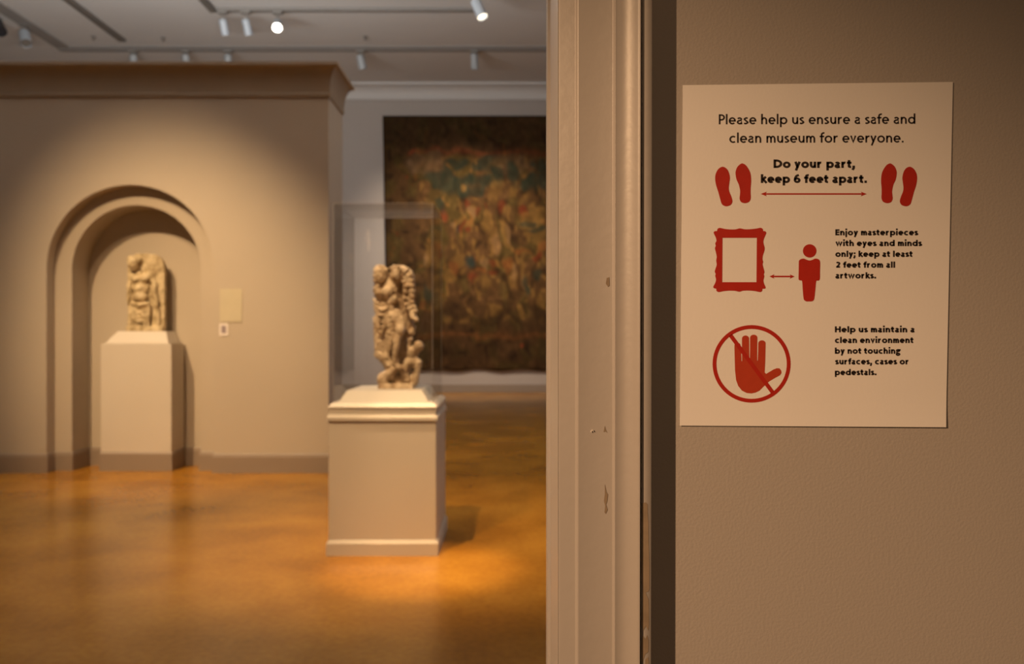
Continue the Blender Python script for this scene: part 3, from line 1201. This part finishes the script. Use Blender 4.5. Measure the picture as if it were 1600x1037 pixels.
# wing like arm with curls on the right
sl(b, [(525, 165, 0.015), (562, 190, 0.01), (575, 250, 0.0), (575, 320, -0.01), (575, 385, -0.02), (590, 430, -0.03), (612, 475, -0.045)], [32, 34, 31, 30, 26, 20, 16])
for k, (x, y) in enumerate([(556, 165), (585, 200), (592, 235), (594, 268), (596, 300), (596, 335), (597, 368), (604, 400), (612, 425)]):
    sb_(b, x, y, -0.02 - 0.003 * k, 14, 15, 16)
for x, y in [(555, 270), (552, 305), (548, 345), (556, 385), (572, 410)]:
    sb_(b, x, y, -0.045, 17, 15, 14)
sl(b, [(590, 430, -0.035), (600, 470, -0.05), (625, 478, -0.055)], [18, 15, 9])
# draped cloth: swags across the hip, folds falling on the left
for k in range(6):
    sag = 36 + 16 * k
    x0, x1 = 356 + 3 * k, 470 - 6 * k
    y0 = 350 + 22 * k
    pts = []
    for j in range(9):
        t = j / 8
        pts.append((x0 + (x1 - x0) * t, y0 + sag * 4 * t * (1 - t) * (0.6 + 0.4 * (1 - t)) + 10 * t, -0.058 - 0.026 * 4 * t * (1 - t)))
    sl(b, pts, [8.5] * 9)
for k in range(5):
    x = 360 + 17 * k
    sl(b, [(x, 470 + 10 * k, -0.045), (x + 6, 560, -0.05), (x + 10, 640, -0.045), (x + 6, 690 + 8 * (k % 2), -0.03)], [12, 13, 12, 10])
sb_(b, 385, 600, 0.0, 30, 105, 30)
sb_(b, 372, 690, -0.02, 20, 30, 24)
sl(b, [(385, 690, -0.03), (420, 740, -0.02), (450, 775, -0.01)], [24, 24, 22])
# thigh, folds running to the knee, bent leg and foot
sl(b, [(420, 440, -0.02), (480, 470, -0.045), (520, 530, -0.075)], [52, 48, 34])
sb_(b, 525, 545, -0.098, 29, 34, 26)
sl(b, [(520, 560, -0.09), (505, 610, -0.09), (492, 690, -0.082), (488, 745, -0.075)], [24, 23, 19, 15])
sl(b, [(486, 745, -0.06), (505, 765, -0.075), (535, 775, -0.085)], [19, 17, 12])
for k in range(5):
    sl(b, [(470 + 12 * k, 395 + 14 * k, -0.06), (458 + 9 * k, 470 + 14 * k, -0.082), (445 + 5 * k, 560 + 18 * k, -0.07), (432 + 4 * k, 640 + 12 * k, -0.05)], [7, 8, 8, 7])
sl(b, [(500, 430, -0.05), (540, 500, -0.07), (552, 545, -0.06)], [22, 18, 12])
sl(b, [(440, 640, -0.02), (430, 700, -0.03), (455, 760, -0.035)], [28, 24, 20])
# small child at the right foot of the group
sb_(b, 632, 643, -0.045, 33, 34, 31)
sb_(b, 595, 680, -0.03, 38, 42, 36)
sb_(b, 582, 602, -0.05, 17, 17, 16)
sl(b, [(582, 605, -0.05), (570, 640, -0.045), (580, 665, -0.035)], [13, 14, 18])
sl(b, [(560, 560, 0.0), (590, 560, 0.0), (600, 520, 0.0)], [16, 14, 12])
sb_(b, 590, 735, -0.015, 42, 45, 40)
sl(b, [(600, 730, -0.04), (632, 745, -0.055), (625, 790, -0.05), (615, 850, -0.04)], [26, 25, 20, 18])
sl(b, [(560, 740, -0.03), (545, 790, -0.045), (560, 850, -0.04)], [24, 20, 17])
sl(b, [(540, 660, 0.02), (545, 740, 0.02), (540, 840, 0.02)], [30, 34, 40])
SX, SY = (622 - 800) / F * 6.08, 6.08
statue = thing('marble_statue', 'cream marble group of a draped figure and small child inside the clear case', 'statue', (SX, SY, ZP))
# the group is carved from one block
keep = b
b = bmesh.new()
# hollows and grooves: beside the arm, under the chins, between leg and child, in the rocks, in the drapery
sl(b, [(528, 262, -0.06), (520, 330, -0.06), (525, 385, -0.065), (560, 450, -0.06), (585, 490, -0.05)], [16, 15, 16, 15, 12])
sl(b, [(438, 262, -0.085), (446, 215, -0.075), (444, 160, -0.06)], [11, 10, 10])
sl(b, [(372, 262, -0.055), (395, 272, -0.075), (420, 268, -0.09)], [13, 12, 9])
sl(b, [(480, 262, -0.085), (520, 240, -0.075), (535, 215, -0.06)], [13, 13, 9])
sl(b, [(380, 335, -0.065), (420, 372, -0.085), (470, 385, -0.09), (500, 392, -0.08)], [11, 9, 9, 9])
sl(b, [(548, 590, -0.085), (535, 660, -0.085), (535, 735, -0.08)], [20, 22, 18])
sl(b, [(548, 575, -0.06), (600, 575, -0.05), (640, 590, -0.05)], [14, 12, 12])
sl(b, [(500, 815, -0.09), (535, 825, -0.09), (560, 860, -0.09)], [24, 26, 18])
sl(b, [(445, 700, -0.07), (465, 640, -0.09), (475, 590, -0.09)], [12, 14, 10])
sl(b, [(405, 700, -0.06), (408, 640, -0.065), (402, 560, -0.07)], [8, 9, 8])
sl(b, [(460, 560, -0.10), (450, 640, -0.08), (445, 690, -0.07)], [8, 9, 9])
sl(b, [(455, 440, -0.10), (440, 520, -0.10), (425, 600, -0.085), (415, 680, -0.07)], [8, 9, 8, 8])
for k in range(4):
    sl(b, [(362, 385 + 26 * k, -0.062), (392, 432 + 30 * k, -0.088), (425, 440 + 22 * k, -0.09), (450, 415 + 16 * k, -0.082)], [5, 7, 7, 5])
sl(b, [(415, 800, -0.07), (450, 770, -0.075), (440, 730, -0.06)], [13, 15, 12])
sl(b, [(590, 790, -0.09), (590, 840, -0.085)], [15, 16])
for x, y in [(568, 215), (572, 288), (572, 340), (584, 402)]:
    sb_(b, x, y, -0.045, 7, 6, 9)
sb_(b, 384, 208, -0.062, 8, 6, 9)
sb_(b, 418, 206, -0.062, 8, 6, 9)
sb_(b, 474, 206, -0.070, 8, 7, 11)
sb_(b, 506, 206, -0.070, 8, 7, 11)
sl(b, [(372, 175, -0.045), (398, 160, -0.05), (425, 175, -0.045)], [5, 5, 5])
sl(b, [(520, 180, -0.045), (545, 200, -0.04), (548, 235, -0.045)], [7, 8, 9])
st = sculpt('figure_group', keep, M['statue'], 0.0042, 0.012, b, 1, 0.022)
st.parent = statue

# ------------------------------------------------------------------ niche pedestal and the stone relief
QX0, QX1, QYF, QYB = (157 - 800) / F * 9.21, (267.5 - 800) / F * 9.21, 9.215, 9.575
nped = thing('niche_pedestal', 'tan pedestal with dark skirting standing in the arched niche', 'pedestal', ((QX0 + QX1) / 2, (QYF + QYB) / 2, 0))
NCN = Vector(nped.location)
b = bmesh.new()
box(b, QX0, QX1, QYF, QYB, 0.0, 1.372, 0.003)
lpart('body', b, M['pedestal'], nped, NCN)
b = bmesh.new()
g = 0.012
box(b, QX0 - g, QX1 + g, QYF - g, QYB + g, 0.0, 0.185)
frustum(b, (QX0 - g, QX1 + g, QYF - g, QYB + g, 0.185), (QX0, QX1, QYF, QYB, 0.207))
lpart('skirting', b, M['skirting'], nped, NCN)
b = bmesh.new()
box(b, QX0 + 0.03, QX1 - 0.03, QYF + 0.01, QYB - 0.01, 1.372, 1.385)
frustum(b, (QX0 + 0.045, QX1 - 0.045, QYF + 0.02, QYB - 0.02, 1.385), (QX0 + 0.14, QX1 - 0.10, QYF + 0.10, QYB - 0.02, 1.508))
lpart('bevelled_plinth', b, M['pedestal'], nped, NCN)
ZR = 1.508

V_ = 0.001165
def T3(zx, zy, y=0.0):
    return ((zx - 412) * V_, y, (885 - zy) * V_)


def rbll(bm, zx, zy, y, rx, rz, ry):
    ball(bm, T3(zx, zy, y), (rx * V_, ry * V_, rz * V_))


def rl(bm, pts, radii):
    limb(bm, [T3(*p) for p in pts], [r * V_ for r in radii])


b = bmesh.new()
# slab with a rounded top
out = [(240, 885), (583, 885), (585, 600), (583, 300), (575, 235), (545, 190), (500, 163), (430, 152), (330, 150), (280, 170), (245, 215), (232, 280), (236, 450), (244, 620), (236, 760)]
a_ = [b.verts.new(T3(x, y, -0.03)) for x, y in out]
c_ = [b.verts.new(T3(x, y, 0.035)) for x, y in out]
b.faces.new(a_)
b.faces.new(c_[::-1])
for k in range(len(out)):
    b.faces.new((a_[k], a_[(k + 1) % len(out)], c_[(k + 1) % len(out)], c_[k]))
# ledge
l_ = bmesh.new()
box(b, T3(238, 0)[0], T3(582, 0)[0], -0.085, 0.0, 0.0, 0.055)
l_.free()
# figure in high relief
rbll(b, 370, 450, -0.035, 84, 118, 44)
rbll(b, 332, 395, -0.078, 42, 36, 28)
rbll(b, 414, 392, -0.078, 44, 38, 28)
rbll(b, 372, 565, -0.085, 74, 52, 48)
rbll(b, 372, 490, -0.06, 64, 50, 42)
rbll(b, 300, 375, -0.04, 42, 40, 46)
rbll(b, 455, 360, -0.04, 42, 44, 46)
# bowed head with beard, shaded below
rbll(b, 312, 248, -0.10, 50, 60, 50)
rbll(b, 292, 215, -0.06, 48, 44, 44)
rbll(b, 345, 215, -0.055, 40, 36, 40)
rbll(b, 330, 300, -0.095, 26, 24, 22)
rl(b, [(350, 350, -0.04), (345, 310, -0.05)], [36, 32])
# arms
rl(b, [(285, 380, -0.045), (262, 450, -0.05), (262, 540, -0.06), (262, 610, -0.06)], [28, 24, 22, 20])
rl(b, [(470, 375, -0.045), (500, 440, -0.05), (498, 520, -0.055), (525, 600, -0.06), (520, 640, -0.06)], [28, 25, 22, 20, 22])
rl(b, [(520, 640, -0.05), (535, 720, -0.05), (530, 830, -0.05)], [16, 18, 20])
rl(b, [(262, 620, -0.04), (265, 720, -0.04), (262, 830, -0.05)], [16, 18, 20])
# hanging cloth with crossing folds
rbll(b, 370, 690, -0.03, 96, 110, 44)
for k in range(7):
    rl(b, [(285 + 4 * k, 610 + 24 * k, -0.075), (360, 640 + 26 * k, -0.098), (465 - 2 * k, 625 + 27 * k, -0.075)], [11, 12, 11])
for k in range(5):
    rl(b, [(295 + 40 * k, 700, -0.08), (310 + 34 * k, 780, -0.085), (300 + 38 * k, 850, -0.07)], [11, 12, 12])
rl(b, [(300, 625, -0.085), (380, 640, -0.11), (470, 615, -0.085)], [15, 17, 15])
keep = b
b = bmesh.new()
rl(b, [(352, 312, -0.09), (395, 285, -0.07), (420, 265, -0.06)], [24, 26, 18])
rl(b, [(300, 325, -0.11), (340, 338, -0.10)], [12, 16])
rl(b, [(288, 455, -0.07), (282, 520, -0.07), (280, 600, -0.07), (275, 650, -0.07)], [12, 16, 14, 14])
rl(b, [(468, 420, -0.08), (462, 500, -0.08), (470, 590, -0.08), (478, 650, -0.08)], [10, 14, 12, 14])
rl(b, [(545, 520, -0.05), (555, 580, -0.05)], [16, 18])
for k in range(4):
    rl(b, [(295, 655 + 40 * k, -0.085), (360, 690 + 42 * k, -0.105), (455, 665 + 44 * k, -0.085)], [6, 9, 6])
rl(b, [(370, 740, -0.10), (400, 770, -0.10), (440, 790, -0.09)], [13, 15, 12])
rl(b, [(320, 770, -0.10), (325, 830, -0.09)], [10, 11])
rl(b, [(505, 680, -0.07), (500, 800, -0.07)], [11, 11])
relief = sculpt('carved_relief', keep, M['relief'], 0.0055, 0.012, b, 1, 0.03)
rel = thing('stone_relief', 'pale stone relief of a bare chested figure on the niche pedestal', 'sculpture', ((226.5 - 800) / F * 9.36, 9.42, ZR))
relief.parent = rel

# ------------------------------------------------------------------ labels on the partition wall
YL = PY0 - 0.006
def card(name, label, x0, y0, x1, y1, mat, cat, lines=0):
    p0, p1 = pt(x0, y1, YL), pt(x1, y0, YL)
    c = (p0 + p1) / 2
    t = thing(name, label, cat, (c.x, PY0, c.z))
    bm_ = bmesh.new()
    box(bm_, p0.x - c.x, p1.x - c.x, -0.006, 0.0, p0.z - c.z, p1.z - c.z, 0.001)
    link('card', bm_, mat, t)
    return t, p1.x - p0.x, p1.z - p0.z


t, w_, h_ = card('wall_label', 'pale yellowish text card on the wall right of the arched niche', 343.5, 451, 378, 503, M['label_card'], 'label')
t, w_, h_ = card('wall_tag', 'small white tag below the pale text card beside the niche', 342.5, 505, 356.5, 524.5, M['white_card'], 'label')
bm_ = bmesh.new()
box(bm_, -w_ * 0.26, w_ * 0.26, -0.0066, -0.006, -h_ * 0.28, h_ * 0.30)
o = link('printed_mark', bm_, M['label_print'], t)
o['label'] = 'dull mauve printed square'

# ------------------------------------------------------------------ tapestry on the back wall
TW0, TW1, TH0, TH1 = 598.0, 960.0, 181.0, 577.5
gx, gy = 170, 180
rng = np.random.RandomState(5)


def value_noise(u, v, cell, seed):
    r = np.random.RandomState(seed).rand(260, 260)
    x, y = u / cell, v / cell
    xi, yi = np.floor(x).astype(int), np.floor(y).astype(int)
    fx_, fy_ = x - xi, y - yi
    fx_, fy_ = fx_ * fx_ * (3 - 2 * fx_), fy_ * fy_ * (3 - 2 * fy_)
    xi, yi = xi % 250, yi % 250
    return (r[yi, xi] * (1 - fx_) + r[yi, xi + 1] * fx_) * (1 - fy_) + (r[yi + 1, xi] * (1 - fx_) + r[yi + 1, xi + 1] * fx_) * fy_


uu, vv = np.meshgrid(np.linspace(TW0, TW1, gx + 1), np.linspace(TH0, TH1, gy + 1))
lin = lambda c: np.array([((x / 255) / 12.92 if x / 255 <= 0.04045 else (((x / 255) + 0.055) / 1.055) ** 2.4) for x in c])
G = 0.6
BROWN, OLIVE, GOLDC, RED, TEAL, DARK, PINK, ORANGE = (lin(c) for c in ((106, 76, 45), (100, 82, 42), (150, 112, 58), (138, 60, 36), (60, 66, 50), (60, 43, 27), (168, 128, 84), (150, 92, 46)))
wu = uu + 14 * (value_noise(uu, vv, 17, 1) - 0.5)
wv = vv + 14 * (value_noise(uu, vv, 17, 2) - 0.5)
n1 = value_noise(wu, wv * 0.7, 16, 3)
n2 = value_noise(wu, wv * 0.8, 8, 4)
n3 = value_noise(wu * 1.3, wv * 0.6, 6, 6)
C = np.zeros(uu.shape + (3,))
C[:] = BROWN


def mixin(mask, col, k=1.0):
    global C
    m = np.clip(mask * k, 0, 1)[..., None]
    C = C * (1 - m) + col * m


def blob(px, py, rx, ry, col, k=1.0, rag=0.7):
    d = np.sqrt(((wu - px) / rx) ** 2 + ((wv - py) / ry) ** 2) + rag * (n2 - 0.5)
    mixin(np.clip((1.2 - d) / 0.5, 0, 1) * (0.85 + 0.4 * (n3 - 0.4)), col, k)


inner = (uu > 655) & (vv > 245) & (vv < 505) & (uu < 905)
mixin(np.clip((n1 - 0.45) * 4, 0, 1), OLIVE, 0.8)
mixin(np.clip((n3 - 0.62) * 5, 0, 1) * inner, GOLDC, 0.8)
mixin(np.clip((0.36 - n2) * 5, 0, 1), DARK, 0.8)
mixin(np.clip((n1 * n3 - 0.52) * 8, 0, 1), ORANGE, 0.4)
# top band, side borders and foot are darker
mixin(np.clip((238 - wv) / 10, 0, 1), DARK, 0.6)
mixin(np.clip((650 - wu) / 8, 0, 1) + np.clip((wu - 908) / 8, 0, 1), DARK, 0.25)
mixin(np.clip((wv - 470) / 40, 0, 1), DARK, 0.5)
mixin(np.exp(-((wv - 237) / 4.5) ** 2) * (uu > 645), RED, 0.38)
mixin(np.exp(-((wv - 524) / 5) ** 2) * (uu > 645), ORANGE, 0.30)
mixin(np.exp(-((wu - 690 + 0.04 * (vv - 300)) / 4) ** 2) * (vv > 320) * (vv < 520), OLIVE, 0.5)
mixin(np.exp(-((uu - TW0) / 2.5) ** 2) + np.exp(-((vv - TH0) / 2.5) ** 2) + np.exp(-((vv - TH1) / 3) ** 2), DARK, 0.85)
# pale sky, dark blue green trees
blob(670, 258, 30, 16, lin((120, 92, 64)), 0.8)
blob(790, 255, 50, 14, lin((120, 92, 64)), 0.7)
for a in ((690, 277, 30, 17), (715, 290, 28, 13), (745, 285, 22, 12), (712, 256, 16, 8), (758, 254, 14, 15), (742, 262, 12, 9), (772, 272, 8, 12), (800, 268, 11, 22),
          (826, 283, 18, 13), (845, 258, 18, 13), (860, 280, 22, 16), (890, 262, 14, 20), (728, 300, 24, 8), (687, 316, 9, 8)):
    blob(*a, TEAL, 0.9)
blob(725, 296, 6, 5, GOLDC, 0.9, 0.3)
blob(775, 300, 10, 18, GOLDC, 0.5)
# crowd of small figures in red, gold and pale tones
for a in ((694, 335, 5, 11), (720, 352, 4, 12), (733, 322, 6, 9), (742, 335, 5, 8), (758, 322, 4, 8), (786, 322, 6, 10), (817, 325, 6, 10), (729, 359, 6, 5), (768, 412, 8, 6),
          (733, 436, 9, 11), (768, 424, 7, 5), (830, 402, 7, 6), (840, 395, 8, 5), (615, 365, 4, 7), (630, 273, 4, 6), (815, 541, 5, 5), (640, 240, 10, 5), (880, 340, 6, 12), (890, 420, 8, 9)):
    blob(a[0], a[1], a[2] * 0.8, a[3] * 0.9, RED, 0.7, 0.9)
for a in ((712, 345, 4, 14), (760, 345, 9, 14), (772, 372, 6, 28), (790, 370, 6, 24), (800, 440, 7, 16), (755, 437, 10, 14), (700, 432, 8, 13), (840, 370, 14, 16), (830, 340, 18, 12), (820, 410, 6, 18),
          (665, 395, 6, 16), (728, 484, 5, 8), (773, 486, 6, 6), (812, 487, 5, 8), (845, 470, 6, 10), (870, 380, 12, 25), (715, 402, 12, 10)):
    blob(a[0], a[1], a[2] * 0.9, a[3], GOLDC, 0.75, 1.0)
for a in ((775, 380, 4, 20), (795, 365, 4, 14), (735, 335, 6, 8), (705, 350, 5, 6), (800, 430, 4, 14), (820, 440, 5, 12), (756, 412, 5, 12), (660, 400, 4, 10)):
    blob(*a, PINK, 0.65, 0.6)
for a in ((790, 415, 5, 12), (748, 425, 14, 5), (810, 395, 14, 4), (735, 402, 14, 5), (845, 385, 12, 5), (705, 418, 6, 9)):
    blob(*a, ORANGE, 0.7, 0.6)
blob(731, 406, 12, 11, lin((44, 62, 58)), 0.9, 0.4)
blob(716, 355, 3, 9, lin((36, 40, 46)), 0.8, 0.3)
for a in ((822, 440, 5, 14), (841, 432, 7, 12), (822, 452, 6, 8), (665, 455, 6, 14), (690, 325, 7, 8), (840, 355, 14, 5), (825, 345, 12, 4), (675, 470, 5, 20)):
    blob(*a, TEAL, 0.85, 0.5)
for a in ((705, 485, 20, 14), (790, 480, 14, 20), (760, 500, 22, 10), (840, 490, 12, 14), (700, 545, 12, 12), (770, 540, 10, 16)):
    blob(*a, DARK, 0.6)
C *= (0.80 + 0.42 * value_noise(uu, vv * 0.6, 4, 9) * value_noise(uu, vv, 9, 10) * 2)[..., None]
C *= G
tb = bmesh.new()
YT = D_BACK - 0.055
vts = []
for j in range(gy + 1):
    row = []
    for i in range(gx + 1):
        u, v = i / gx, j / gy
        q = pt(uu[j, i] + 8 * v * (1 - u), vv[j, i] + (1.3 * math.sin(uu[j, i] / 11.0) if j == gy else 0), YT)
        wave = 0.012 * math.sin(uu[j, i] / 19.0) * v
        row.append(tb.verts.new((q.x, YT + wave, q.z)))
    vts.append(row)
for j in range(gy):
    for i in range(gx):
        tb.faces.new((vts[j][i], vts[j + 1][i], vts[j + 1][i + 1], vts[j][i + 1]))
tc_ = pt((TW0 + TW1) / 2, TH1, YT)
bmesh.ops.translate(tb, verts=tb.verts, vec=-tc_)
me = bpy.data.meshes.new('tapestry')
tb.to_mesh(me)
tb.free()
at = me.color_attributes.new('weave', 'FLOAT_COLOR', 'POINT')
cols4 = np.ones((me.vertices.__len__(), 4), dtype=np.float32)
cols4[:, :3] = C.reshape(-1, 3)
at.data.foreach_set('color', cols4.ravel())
for p in me.polygons:
    p.use_smooth = True
m, nt, bs = new_mat('woven_wool')
vc = nt.nodes.new('ShaderNodeVertexColor')
vc.layer_name = 'weave'
wn_ = nt.nodes.new('ShaderNodeTexNoise')
wn_.inputs['Scale'].default_value = 40
tcn = nt.nodes.new('ShaderNodeTexCoord')
nt.links.new(tcn.outputs['Object'], wn_.inputs['Vector'])
mr = nt.nodes.new('ShaderNodeMapRange')
mr.inputs['From Min'].default_value = 0.3
mr.inputs['From Max'].default_value = 0.7
mr.inputs['To Min'].default_value = 0.8
mr.inputs['To Max'].default_value = 1.2
nt.links.new(wn_.outputs['Fac'], mr.inputs['Value'])
mx = nt.nodes.new('ShaderNodeMix')
mx.data_type = 'RGBA'
mx.blend_type = 'MULTIPLY'
mx.inputs['Factor'].default_value = 1
nt.links.new(vc.outputs['Color'], mx.inputs['A'])
nt.links.new(mr.outputs['Result'], mx.inputs['B'])
nt.links.new(mx.outputs['Result'], bs.inputs['Base Color'])
bs.inputs['Roughness'].default_value = 0.95
bs.inputs['Specular IOR Level'].default_value = 0.1
me.materials.append(m)
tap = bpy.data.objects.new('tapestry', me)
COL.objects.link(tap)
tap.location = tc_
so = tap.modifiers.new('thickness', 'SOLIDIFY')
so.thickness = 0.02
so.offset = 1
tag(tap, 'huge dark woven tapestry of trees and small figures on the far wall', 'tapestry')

# ------------------------------------------------------------------ lighting tracks and lamps on the gallery ceiling
def track(label, p0, p1, mat, w=0.10, h=0.06):
    p0, p1 = Vector(p0), Vector(p1)
    c = (p0 + p1) / 2
    bm_ = bmesh.new()
    along_x = abs(p1.x - p0.x) > abs(p1.y - p0.y)
    L2 = (p1 - p0).length / 2
    t = thing('lighting_track', label, 'light track', (c.x, c.y, Z_CEIL))
    if along_x:
        box(bm_, -L2, L2, -w / 2, w / 2, -h, 0, 0.004)
        cap = [(-L2 - 0.02, -L2, -w / 2 - 0.005, w / 2 + 0.005), (L2, L2 + 0.02, -w / 2 - 0.005, w / 2 + 0.005)]
    else:
        box(bm_, -w / 2, w / 2, -L2, L2, -h, 0, 0.004)
        cap = [(-w / 2 - 0.005, w / 2 + 0.005, -L2 - 0.02, -L2), (-w / 2 - 0.005, w / 2 + 0.005, L2, L2 + 0.02)]
    link('rail', bm_, mat, t)
    for q in cap:
        e_ = bmesh.new()
        box(e_, q[0], q[1], q[2], q[3], -h, 0)
        link('end_cap', e_, mat, t)
    return t


h0 = Z_CEIL - EYE
yA = F * (h0 - 0.06) / (518.5 - 18)
yB = 18.36
xA = (332 - 800) / F * yA
track('pale lighting track crossing the gallery ceiling above the bright lamp', (xA + 0.1, yA, 0), ((742 - 800) / F * yA, yA, 0), M['track_pale'], 0.12, 0.06)
track('dark lighting track running to the corner of the pale ceiling track', (xA, 6.0, 0), (xA, yA + 0.05, 0), M['track'], 0.13, 0.06)
track('long dark lighting track slanting over the left part of the ceiling', ((190.6 - 800) / F * 17.75, 5.0, 0), ((190.6 - 800) / F * 17.75, 17.75, 0), M['track'], 0.14, 0.06)


def lamp(label, top, bottom, r, mat, lens=None, group=None, z_mount=Z_CEIL - 0.062):
    """cylindrical spot head: 'top' rear end, 'bottom' front end, hung from its mount by an arm"""
    top, bottom = Vector(top), Vector(bottom)
    c = (top + bottom) / 2
    t = thing('track_light', label, 'lamp', (top.x, top.y, z_mount), group)
    o0 = Vector(t.location)
    d = (bottom - top).normalized()
    b_ = bmesh.new()
    cyl(b_, top - o0, bottom - o0, r, r, 28, caps=False)
    cyl(b_, top - o0 - d * 0.03, top - o0, r * 0.7, r, 28, caps=False)
    q_ = bmesh.ops.create_circle(b_, cap_ends=True, radius=r * 0.7, segments=28)
    bmesh.ops.transform(b_, matrix=Matrix.Translation(top - o0 - d * 0.03) @ d.to_track_quat('Z', 'Y').to_matrix().to_4x4(), verts=q_['verts'])
    cyl(b_, bottom - o0, bottom - o0 - d * 0.05, r, r * 0.9, 28, caps=False)
    link('lamp_head', b_, mat, t)
    b_ = bmesh.new()
    q_ = bottom - o0 - d * 0.02
    cyl(b_, q_, q_ - d * 0.02, r * 0.9, r * 0.85, 28)
    link('lens', b_, lens or M['lamp_grey'], t)
    b_ = bmesh.new()
    cyl(b_, (0, 0, 0), (c + top) / 2 - o0, 0.018, 0.018, 12)
    link('mounting_arm', b_, M['lamp_grey'], t)
    b_ = bmesh.new()
    box(b_, -0.09, 0.09, -0.05, 0.05, -0.05, 0.0, 0.008)
    link('adapter', b_, M['lamp_grey'], t)
    return t


def lamp_px(label, p_top, p_bot, d0, d1, r, mat, lens=None, group=None, z_mount=Z_CEIL - 0.062):
    return lamp(label, pt(p_top[0], p_top[1], d0), pt(p_bot[0], p_bot[1], d1), r, mat, lens, group, z_mount)


# two white heads and a lit one on the pale track
lamp_px('white lamp head nearest the corner of the ceiling tracks', (348, 32), (353, 55), yA - 0.02, yA + 0.08, 0.075, M['lamp_white'])
lamp_px('white lamp head between another white head and the glowing lamp', (384, 32), (389, 55), yA - 0.02, yA + 0.08, 0.075, M['lamp_white'])
lamp_px('glowing lamp facing the room, brightest point of the ceiling', (434, 36), (433, 43.5), yA, yA - 0.18, 0.085, M['lamp_white'], M['lamp_lit'])
lamp_px('tilted white lamp with its lit end showing, by the doorway', (743, 2), (754, 27), 14.55, 14.47, 0.088, M['lamp_white'], M['lamp_dim'], None, Z_CEIL)
# heads on the far band
lamp_px('white lamp head hanging just right of the partition cornice', (563, 88), (567, 108), yB - 0.02, yB + 0.05, 0.085, M['lamp_pale'], None, None, Z_CEIL - 0.052)
lamp_px('white lamp head hanging above the tapestry near the doorway', (741, 86), (742, 108), yB - 0.02, yB + 0.03, 0.080, M['lamp_pale'], None, None, Z_CEIL - 0.052)
for x, lb in ((208, 'leftmost of three lamp heads half hidden by the partition cornice'), (290, 'middle of three lamp heads half hidden by the partition cornice'),
              (356, 'rightmost of three lamp heads half hidden by the partition cornice')):
    lamp_px(lb, (x, 87), (x + 2, 106), yB - 0.02, yB + 0.05, 0.085, M['lamp_pale'], None, 'lamp heads behind the partition cornice', Z_CEIL - 0.052)
# left edge of the view
lamp_px('black lamp head at the left edge of the view under the ceiling', (-6, 34), (2, 50), 16.6, 16.4, 0.105, M['lamp_black'], M['lamp_black'], None, Z_CEIL)
lamp_px('pale lamp head with a dark rim left above the partition', (38, 52), (41, 68), 16.9, 16.75, 0.105, M['lamp_white'], M['track'], None, Z_CEIL)

# sprinkler heads
for px, py, lb in ((255, 59, 'dark sprinkler head between the slanting track and the white lamps'), (146, 57, 'faint sprinkler head left of the slanting track end'),
                   (571, 57, 'sprinkler head on the ceiling above the partition corner')):
    d = F * h0 / (518.5 - py)
    t = thing('sprinkler', lb, 'sprinkler', ((px - 800) / F * d, d, Z_CEIL))
    b_ = bmesh.new()
    cyl(b_, (0, 0, 0), (0, 0, -0.015), 0.055, 0.045, 20)
    link('escutcheon', b_, M['lamp_grey'], t)
    b_ = bmesh.new()
    cyl(b_, (0, 0, -0.015), (0, 0, -0.06), 0.016, 0.012, 12)
    cyl(b_, (0, 0, -0.06), (0, 0, -0.066), 0.035, 0.035, 16)
    link('deflector', b_, M['lamp_grey'], t)
